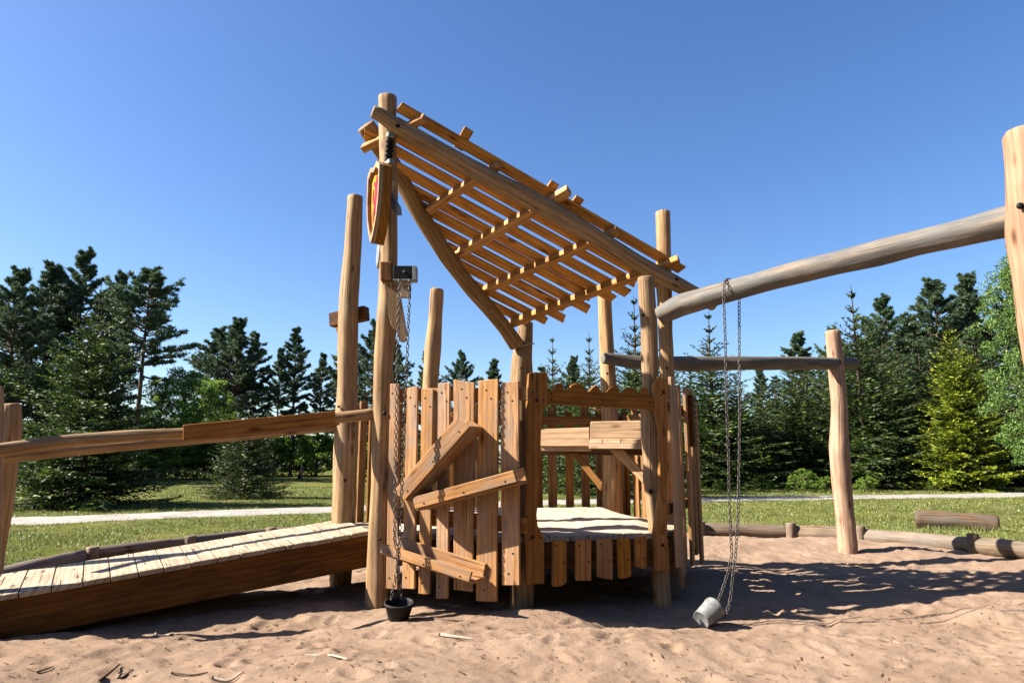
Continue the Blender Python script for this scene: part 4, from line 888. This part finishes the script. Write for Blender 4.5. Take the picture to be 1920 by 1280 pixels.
M['pin'] = leafmat('pine_needles', (0.016, 0.034, 0.018), (0.050, 0.082, 0.040), (0.115, 0.155, 0.075), .2)
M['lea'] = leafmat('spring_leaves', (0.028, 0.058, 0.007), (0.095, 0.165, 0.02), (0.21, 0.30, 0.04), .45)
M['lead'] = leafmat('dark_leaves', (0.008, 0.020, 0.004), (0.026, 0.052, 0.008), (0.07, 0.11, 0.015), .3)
M['leb'] = leafmat('birch_leaves', (0.03, 0.065, 0.012), (0.09, 0.16, 0.03), (0.24, 0.33, 0.10), .4)
KIND = {
 'spruceL': (spruce(7, 1.95, 21, 1.1, spind=.6), 7.0, 'spr', 'bark', 'spruce_tree'),
 'spruceA': (spruce(7, 1.95, 1, 1.15), 7.0, 'spr', 'bark', 'spruce_tree'),
 'spruceB': (spruce(7, 2.0, 2, 1.0, el=.15, ew=.05), 7.0, 'sprd', 'bark', 'spruce_tree'),
 'spruceC': (spruce(7, 1.7, 3, .95, spind=.8, el=.15, ew=.05), 7.0, 'spr', 'bark', 'spruce_tree'),
 'spruceY': (spruce(7, 2.1, 4, 1.1, el=.16, ew=.06), 7.0, 'spry', 'bark', 'spruce_tree'),
 'small': (spruce(3.4, 1.28, 5, 1.1, spind=.5, el=.10, ew=.032), 3.4, 'spr', 'bark', 'spruce_tree'),
 'spindle': (spruce(6, 1.45, 6, 1.0, spind=1.0, el=.12, ew=.035), 6.0, 'spr', 'bark', 'spruce_tree'),
 'spindle2': (spruce(6, 1.4, 16, 1.0, spind=1.0, el=.12, ew=.035), 6.0, 'spr', 'bark', 'spruce_tree'),
 'pineA': (pine(15, 3.5, 7, .30, nb=105), 15.0, 'pin', 'pbark', 'pine_tree'),
 'pineB': (pine(15, 3.0, 8, .50, .1, .25, 74), 15.0, 'pin', 'pbark', 'pine_tree'),
 'pineC': (pine(15, 3.9, 9, .25, -.2, .30, 115), 15.0, 'pin', 'pbark', 'pine_tree'),
 'pineD': (pine(15, 2.8, 10, .36, .15, .5, 80), 15.0, 'pin', 'pbark', 'pine_tree'),
 'broadA': (broad(7, 2.4, 11, ls=.12), 7.0, 'lea', 'bark', 'leafy_tree'),
 'broadB': (broad(7, 2.8, 12, 150, 120, ls=.13, z0=.03), 7.0, 'lead', 'bark', 'leafy_tree'),
 'birch': (broad(9, 2.4, 13, 230, 190, ls=.085, z0=.08, trunkr=.008), 9.0, 'leb', 'bark', 'birch_tree'),
 'bush': (broad(1.6, 1.2, 14, 45, 90, ls=.09, z0=.02), 1.6, 'lea', 'bark', 'bush'),
 'bushd': (broad(4, 3.0, 15, 110, 130, ls=.14, z0=.0), 4.0, 'lead', 'bark', 'bush'),
}
def tree(kind, px, Y, top, label, group=None, ws=1.0, mat=None, lift=0.0):
    (cm, tm), h0, cmat, tmat, nm = KIND[kind]
    x = at(px, 870, Y).x; zb = ggh(x, Y); zt = at(px, top, Y).z; s = (zt - zb) / h0
    root = thing(nm, label, {'spruce_tree': 'spruce tree', 'pine_tree': 'pine tree', 'leafy_tree': 'tree', 'birch_tree': 'birch tree', 'bush': 'bush'}[nm], (x, Y, zb - .03), group)
    root.rotation_euler = (random.uniform(-.02, .02), random.uniform(-.02, .02), random.uniform(0, 6.28)); root.scale = (s * ws, s * ws, s)
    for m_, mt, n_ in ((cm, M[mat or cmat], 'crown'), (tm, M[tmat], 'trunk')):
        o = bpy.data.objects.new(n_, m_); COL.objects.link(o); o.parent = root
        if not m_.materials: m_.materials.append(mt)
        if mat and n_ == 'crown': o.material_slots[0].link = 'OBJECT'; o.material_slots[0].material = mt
    return root
# --- left of the tower
tree('spruceL', 158, 20.5, 528, 'broad dark green spruce beside the path at left, its lowest branches sweeping the grass', ws=1.2)
tree('small', 462, 25.0, 752, 'small conical spruce alone on the lawn seen under the handrail', ws=1.05)
PG = 'tall pines of the wood behind the lawn'
for a in [('pineC', -6, 40, 512, 'dark pine cut by the left photo edge', 1.0), ('pineA', 62, 46, 500, 'tall dense pine near the left edge, second crown from the photo edge', 1.1),
          ('pineC', 122, 48, 478, 'tallest pine of the left wood, behind the broad dark spruce', .95), ('pineA', 186, 50, 512, 'dense pine between the tallest pine and the lone bare-stemmed pine', .7),
          ('pineB', 250, 44, 506, 'pine with a bare dark stem and branches reaching right into the sky', 1.15),
          ('pineA', 398, 62, 618, 'bushy pine forming the left half of the round clump in mid lawn', 1.25), ('pineC', 428, 60, 602, 'highest bushy pine of the round clump right of the lone pine', 1.15), ('pineD', 470, 63, 626, 'slender pine at the right side of the round clump', 1.0),
          ('pineD', 545, 60, 618, 'pointed pine with bare lower stem left of the rear left post', 1.0), ('pineD', 592, 64, 664, 'smaller pointed pine just left of the rear left post', 1.0), ('pineD', 515, 66, 655, 'low pine half hidden left of the pointed pine', .9),
          ('pineA', 648, 62, 640, 'pine crown mostly hidden by the rear left post', 1.0), ('pineC', 694, 58, 608, 'tall pine seen between the rear left post and the crane post', .9), ('pineA', 742, 62, 645, 'pine seen behind the hanging bucket chains', .95),
          ('pineA', 796, 66, 664, 'pine crown just left of the short bent post above the palisade', .9), ('pineC', 858, 66, 662, 'spreading pine crown right of the short bent post', .85), ('pineA', 922, 68, 676, 'round pine crown above the tallest palisade boards', 1.0),
          ('pineD', 1020, 66, 690, 'low far pine just right of the roofed post', 1.1), ('pineC', 1080, 70, 672, 'far pine between the two thin spruce tips', .9)]:
    tree(a[0], a[1], a[2], a[3], a[4], PG, ws=a[5])
for a in [('broadA', 292, 47, 712, 'light green leafy tree under the lone bare-stemmed pine', 1.1), ('broadA', 335, 50, 692, 'brightest leafy tree between the lone pine and the round pine clump', 1.0), ('broadA', 385, 54, 712, 'light leafy tree in front of the round pine clump', 1.0),
          ('broadB', 215, 46, 765, 'dark leafy tree behind the broad spruce', 1.2), ('broadB', 20, 38, 690, 'dark leafy tree behind the left ramp post', 1.2), ('broadB', 90, 42, 680, 'dark leafy tree filling the wood edge at far left', 1.2)]:
    tree(a[0], a[1], a[2], a[3], a[4], 'leafy trees at the wood edge', ws=a[5])
BL = 'bushes along the wood edge'
for i, (k, px, Y, top, lb, ws) in enumerate([('bushd', 40, 45, 800, 'dark bush at the wood edge beside the left ramp post', 1.3), ('bushd', 265, 50, 790, 'dark bush right of the broad spruce', 1.0), ('bushd', 330, 52, 795, 'dark bush under the brightest leafy tree', 1.0), ('bushd', 395, 56, 800, 'dark bush left of the small lawn spruce', 1.0),
        ('bushd', 470, 60, 800, 'dark bush behind the small lawn spruce', 1.0), ('bush', 530, 60, 822, 'light green bush just right of the small lawn spruce', .9), ('bush', 562, 61, 815, 'light green bush behind the marker post', .9), ('bush', 596, 60, 818, 'light green bush left of the rear left post', .9), ('bush', 665, 60, 815, 'light green bush seen between the rear left post and the crane post', 1.0)]):
    tree(k, px, Y, top, lb, BL, ws=ws)
# --- behind and right of the tower
SG = 'young spruces behind the path'
for a in [('spindle', 1038, 30, 628, 'thin-tipped young spruce, left one of two above the crenellated board', 1.1), ('spindle2', 1106, 28, 618, 'thin-tipped young spruce, right one of two above the crenellated board', 1.15),
          ('spindle', 1192, 25, 552, 'young spruce with branches reaching between the two right roof posts', 1.15), ('spruceC', 1072, 36, 690, 'bushy spruce behind the tower gateway', 1.3), ('spruceB', 1150, 37, 680, 'dark spruce behind the inner sand troughs', 1.2),
          ('spruceC', 1010, 38, 700, 'dark spruce glimpsed behind the left gate board', 1.1), ('spruceB', 1262, 36, 660, 'dark spruce directly behind the side fence', 1.1),
          ('spindle', 1340, 34, 582, 'tall spruce with bare thin tip behind the hanging chains', 1.5), ('spruceB', 1385, 35, 700, 'broad dark spruce right of the hanging chains', 1.1), ('spruceC', 1300, 35, 690, 'dark green spruce left of the hanging chains', 1.1),
          ('spruceC', 1432, 36, 735, 'low spruce between the chains and the leaning post', 1.1), ('spruceA', 1492, 36, 668, 'spruce with lighter tips left of the leaning post', 1.15), ('spruceB', 1550, 37, 690, 'dark spruce right behind the leaning post', 1.1),
          ('spindle2', 1625, 34, 530, 'tallest pointed spruce, just right of the leaning post', 1.35), ('spruceB', 1640, 35, 640, 'broad dark spruce under the tallest pointed tip', 1.15), ('spruceA', 1705, 36, 650, 'dark spruce between the tallest tip and the yellow-green tree', 1.15),
          ('spruceB', 1770, 36, 690, 'dark spruce in front of the left side of the yellow-green tree', 1.0), ('spruceB', 1880, 37, 680, 'dark spruce at right under the birch', 1.2), ('spruceB', 1960, 36, 660, 'dark spruce at the right photo edge', 1.2), ('spruceB', 1340, 39, 690, 'dark spruce behind the tall thin-tipped spruce and the chains', 1.3), ('spruceB', 1460, 40, 700, 'dark spruce in the second row right of the chains', 1.4), ('spruceB', 1520, 41, 690, 'dark spruce in the second row left of the leaning post', 1.4),
          ('spruceB', 1585, 41, 660, 'dark spruce in the second row right of the leaning post', 1.4), ('spruceB', 1680, 41, 640, 'dark spruce in the second row behind the tallest pointed one', 1.4), ('spruceB', 1745, 41, 640, 'dark spruce in the second row left of the yellow-green conifer', 1.4), ('spruceA', 1860, 40, 620, 'dark spruce in the second row right of the yellow-green conifer', 1.4),
          ('spruceA', 1590, 38, 720, 'lower spruce between the leaning post and the tallest spruce', 1.2)]:
    tree(a[0], a[1], a[2], a[3], a[4], SG, ws=a[5])
tree('spruceY', 1812, 31, 612, 'bright yellow-green conifer left of the big right post', ws=1.12)
tree('birch', 1968, 26, 455, 'fresh green birch beside the big right post', ws=.8)
tree('broadA', 1200, 30, 700, 'yellow-green leafy tree glimpsed between the right roof posts', ws=.8, mat='leb')
for a in [('pineA', 1514, 66, 626, 'far pine crown just left of the leaning post top', 1.1), ('pineC', 1585, 62, 618, 'far pine crown right of the leaning post top', .8), ('pineC', 1690, 56, 560, 'broad pine crown left of the two highest right crowns', 1.1), ('pineA', 1778, 54, 528, 'highest broad pine crown on the right side', 1.2),
          ('pineC', 1858, 56, 522, 'pine crown behind the birch', 1.0), ('pineA', 1935, 54, 520, 'pine crown hidden behind the big right post', 1.1), ('pineA', 1440, 62, 690, 'low far pine seen through the gap right of the chains', 1.0), ('pineA', 1650, 60, 600, 'pine crown behind the tallest pointed spruce', 1.1), ('pineC', 1730, 60, 600, 'dense pine behind the right spruces', 1.2), ('pineA', 1820, 60, 590, 'dense pine behind the yellow-green conifer', 1.3)]:
    tree(a[0], a[1], a[2], a[3], a[4], 'pines rising behind the right spruces', ws=a[5])
for i, (px, Y, top, lb) in enumerate([(1425, 30.5, 892, 'pale leafy plant clump between the chains and the leaning post'), (1505, 30, 880, 'leafy plant clump left of the leaning post foot'), (1545, 31, 893, 'low leafy plant clump touching the leaning post'), (1622, 30, 893, 'low leafy plant clump right of the leaning post'), (1350, 31, 900, 'low plant clump left of the hanging chains'), (1750, 31, 900, 'low plant clump under the yellow-green conifer')]):
    tree('bush', px, Y, top, lb, 'leafy plants along the far side of the path', ws=1.1, mat='lea')
# far wood as one mass, joined by an added sky-blocking ring
g = np.random.default_rng(77); C_ = []; Tn = []
for k in range(520):
    x = g.uniform(-120, 120); y = 78 + g.uniform(0, 16); hh_ = (6.0 if x < -5 else 9.0) * g.uniform(.7, 1.15); m = 90
    u_ = unit(g.normal(0, 1, (m, 3))); rr = g.uniform(.2, 1, m) ** .5; w_ = g.uniform(1.6, 3)
    c = np.array([x, y, hh_ * .5]) + u_ * rr[:, None] * [w_, w_, hh_ * .5]; C_.append(c); Tn.append(np.clip(.3 + .3 * u_[:, 2] + g.normal(0, .15, m), 0, 1))
for k in range(700):  # unseen leaf ring behind and right of camera, added to cut sky fill
    a_ = R(g.uniform(-128, 62)); rr0 = g.uniform(30, 40)
    x = math.cos(a_) * rr0; y = math.sin(a_) * rr0
    if y > 12 and x < 30: continue
    hh_ = g.uniform(13, 19); m = 170; q = g.uniform(.05, .95); w_ = g.uniform(1.6, 3.0)
    u_ = unit(g.normal(0, 1, (m, 3))); c = np.array([x, y, hh_ * q]) + u_ * (g.uniform(.2, 1, m) ** .5)[:, None] * [w_, w_, 2.2]; C_.append(c); Tn.append(np.clip(.3 + .3 * u_[:, 2] + g.normal(0, .15, m), 0, 1))
c = np.concatenate(C_); tn = np.concatenate(Tn)
tag(link_mesh('wood_and_sky_blocker', leafmesh('wood_and_sky_blocker', c, unit(g.normal(0, 1, c.shape)), g.uniform(.4, .8, len(c)), g.uniform(.25, .5, len(c)), tn, g), M['lead']), 'dark mass of undergrowth deep in the wood, plus an added unseen leaf ring that blocks sky light', 'wood', kind='stuff')
# grass blades
gb = np.random.default_rng(9); n = 230000
yy = 9.0 + (36 - 9.0) * gb.random(n) ** 1.5; xx = gb.uniform(-.86, .86, n) * yy
cl = vnoise(xx * 1.6, yy * 1.6, 61) + .5 * vnoise(xx * 6, yy * 6, 62); keep = (cl > -.14 + gb.normal(0, .12, n)) & (pit_dist(xx, yy) < -0.12)
pc_ = np.array(PATHC, float); dd = np.full(n, 99.)
for k in range(len(pc_) - 1):
    a = pc_[k]; e = pc_[k + 1] - a; t = np.clip(((xx - a[0]) * e[0] + (yy - a[1]) * e[1]) / (e @ e), 0, 1); dd = np.minimum(dd, np.hypot(xx - a[0] - t * e[0], yy - a[1] - t * e[1]))
keep &= dd > 1.12 + .35 * vnoise(xx * 1.2, yy * 1.2, 63) + gb.exponential(.08, n) * -1; xx = xx[keep]; yy = yy[keep]; n = len(xx); sc = 0.6 + yy / 22
zz = grass_h(xx, yy) ; hgt = gb.uniform(.018, .05, n) * (0.8 + .3 * sc); az = gb.uniform(0, 6.28, n); w_ = gb.uniform(.004, .008, n) * sc * 1.5
b = np.stack([xx, yy, zz - .005], 1); s_ = np.stack([np.cos(az), np.sin(az), 0 * az], 1) * w_[:, None]; tip = b + np.stack([gb.normal(0, .4, n) * hgt, gb.normal(0, .4, n) * hgt, hgt], 1)
v = np.stack([b - s_, b + s_, tip], 1).reshape(-1, 3)
tv = []; tt_ = []
def tufts(pa, pb, cnt, spread, h0, h1):
    t = gb.random(cnt); cl_ = np.round(t * 22) / 22 + gb.normal(0, .008, cnt); x = pa[0] + (pb[0] - pa[0]) * cl_ + gb.normal(0, spread, cnt); y = pa[1] + (pb[1] - pa[1]) * cl_ + gb.normal(0, spread, cnt)
    z = grass_h(x, y) - .01; h = gb.uniform(h0, h1, cnt); az = gb.uniform(0, 6.28, cnt); w = gb.uniform(.004, .008, cnt); b = np.stack([x, y, z], 1); s2 = np.stack([np.cos(az), np.sin(az), 0 * az], 1) * w[:, None]
    tip = b + np.stack([gb.normal(0, .35, cnt) * h, gb.normal(0, .35, cnt) * h, h], 1); tv.append(np.stack([b - s2, b + s2, tip], 1).reshape(-1, 3)); tt_.append(np.full(cnt, .5))
for k in range(4):
    tufts((bl[k].x, bl[k].y + .22), (bl[k + 1].x, bl[k + 1].y + .22), 900, .07, .06, .17); tufts((lf[k].x - .2, lf[k].y + .12), (lf[k + 1].x - .2, lf[k + 1].y + .12), 700, .07, .05, .14)
sp0 = at(462, 870, 25.0); tufts((sp0.x - .9, 24.6), (sp0.x + .9, 24.8), 1500, .22, .12, .32); tufts((-14.6, 19.8), (-10, 20.2), 1500, .3, .08, .2)
tufts((a_log.x, a_log.y - .2), (b_log.x, b_log.y - .2), 500, .06, .05, .14)
v = np.concatenate([v] + tv); tone_ = np.concatenate([np.clip(.4 + gb.normal(0, .22, n), 0, 1)] + [np.clip(q + gb.normal(0, .2, len(q)), 0, 1) for q in tt_])
M['blade'] = leafmat('grass_blades', (0.055, 0.072, 0.015), (0.112, 0.132, 0.038), (0.24, 0.23, 0.09), .3)
tag(link_mesh('grass', np_mesh('grass', v, np.arange(len(v)).reshape(-1, 3), attr=np.repeat(tone_, 3)), M['blade'], None, (0, 0, 0)), 'short green grass blades on the lawn', 'grass', kind='stuff')
# flowers on the verge
fl = np.random.default_rng(19)
for nm, mt, lb, cnt in (('dandelion', plain('dandelion_yellow', (0.75, 0.55, 0.02), .7), 'tiny yellow flowers dotting the verge by the path', 45), ('daisy', plain('daisy_white', (0.8, 0.8, 0.78), .7), 'tiny white flowers dotting the lawn', 60)):
    X = []; 
    for k in range(cnt):
        y = fl.uniform(15, 31); x = fl.uniform(-.8, .8) * y; X.append((x, y))
    X = np.array(X); c = np.stack([X[:, 0], X[:, 1], grass_h(X[:, 0], X[:, 1]) + .06], 1)
    d = unit(fl.normal(0, 1, c.shape)); v, f = rhomb(np.repeat(c, 3, 0), unit(fl.normal(0, 1, (len(c) * 3, 3))), np.full(len(c) * 3, .03), np.full(len(c) * 3, .03), fl)
    tag(link_mesh(nm, np_mesh(nm, v, f), mt), lb, 'flowers', kind='stuff')
# marker post on the far lawn
mp = at(565, 892, 52); mk = thing('marker_post', 'tiny wooden marker post far away at the edge of the lawn', 'post', (mp.x, 52, 0))
beam('post_shaft', V(mp.x, 52, -.1), V(mp.x, 52, 1.0), .16, .14, (1, 0, 0), M['pink'], mk)
prism('post_base', [V(mp.x - .2, 51.6, 0.02), V(mp.x + .05, 51.6, 0.02), V(mp.x + .02, 51.6, .3), V(mp.x - .12, 51.6, .34)], nY, .25, M['black'], mk)
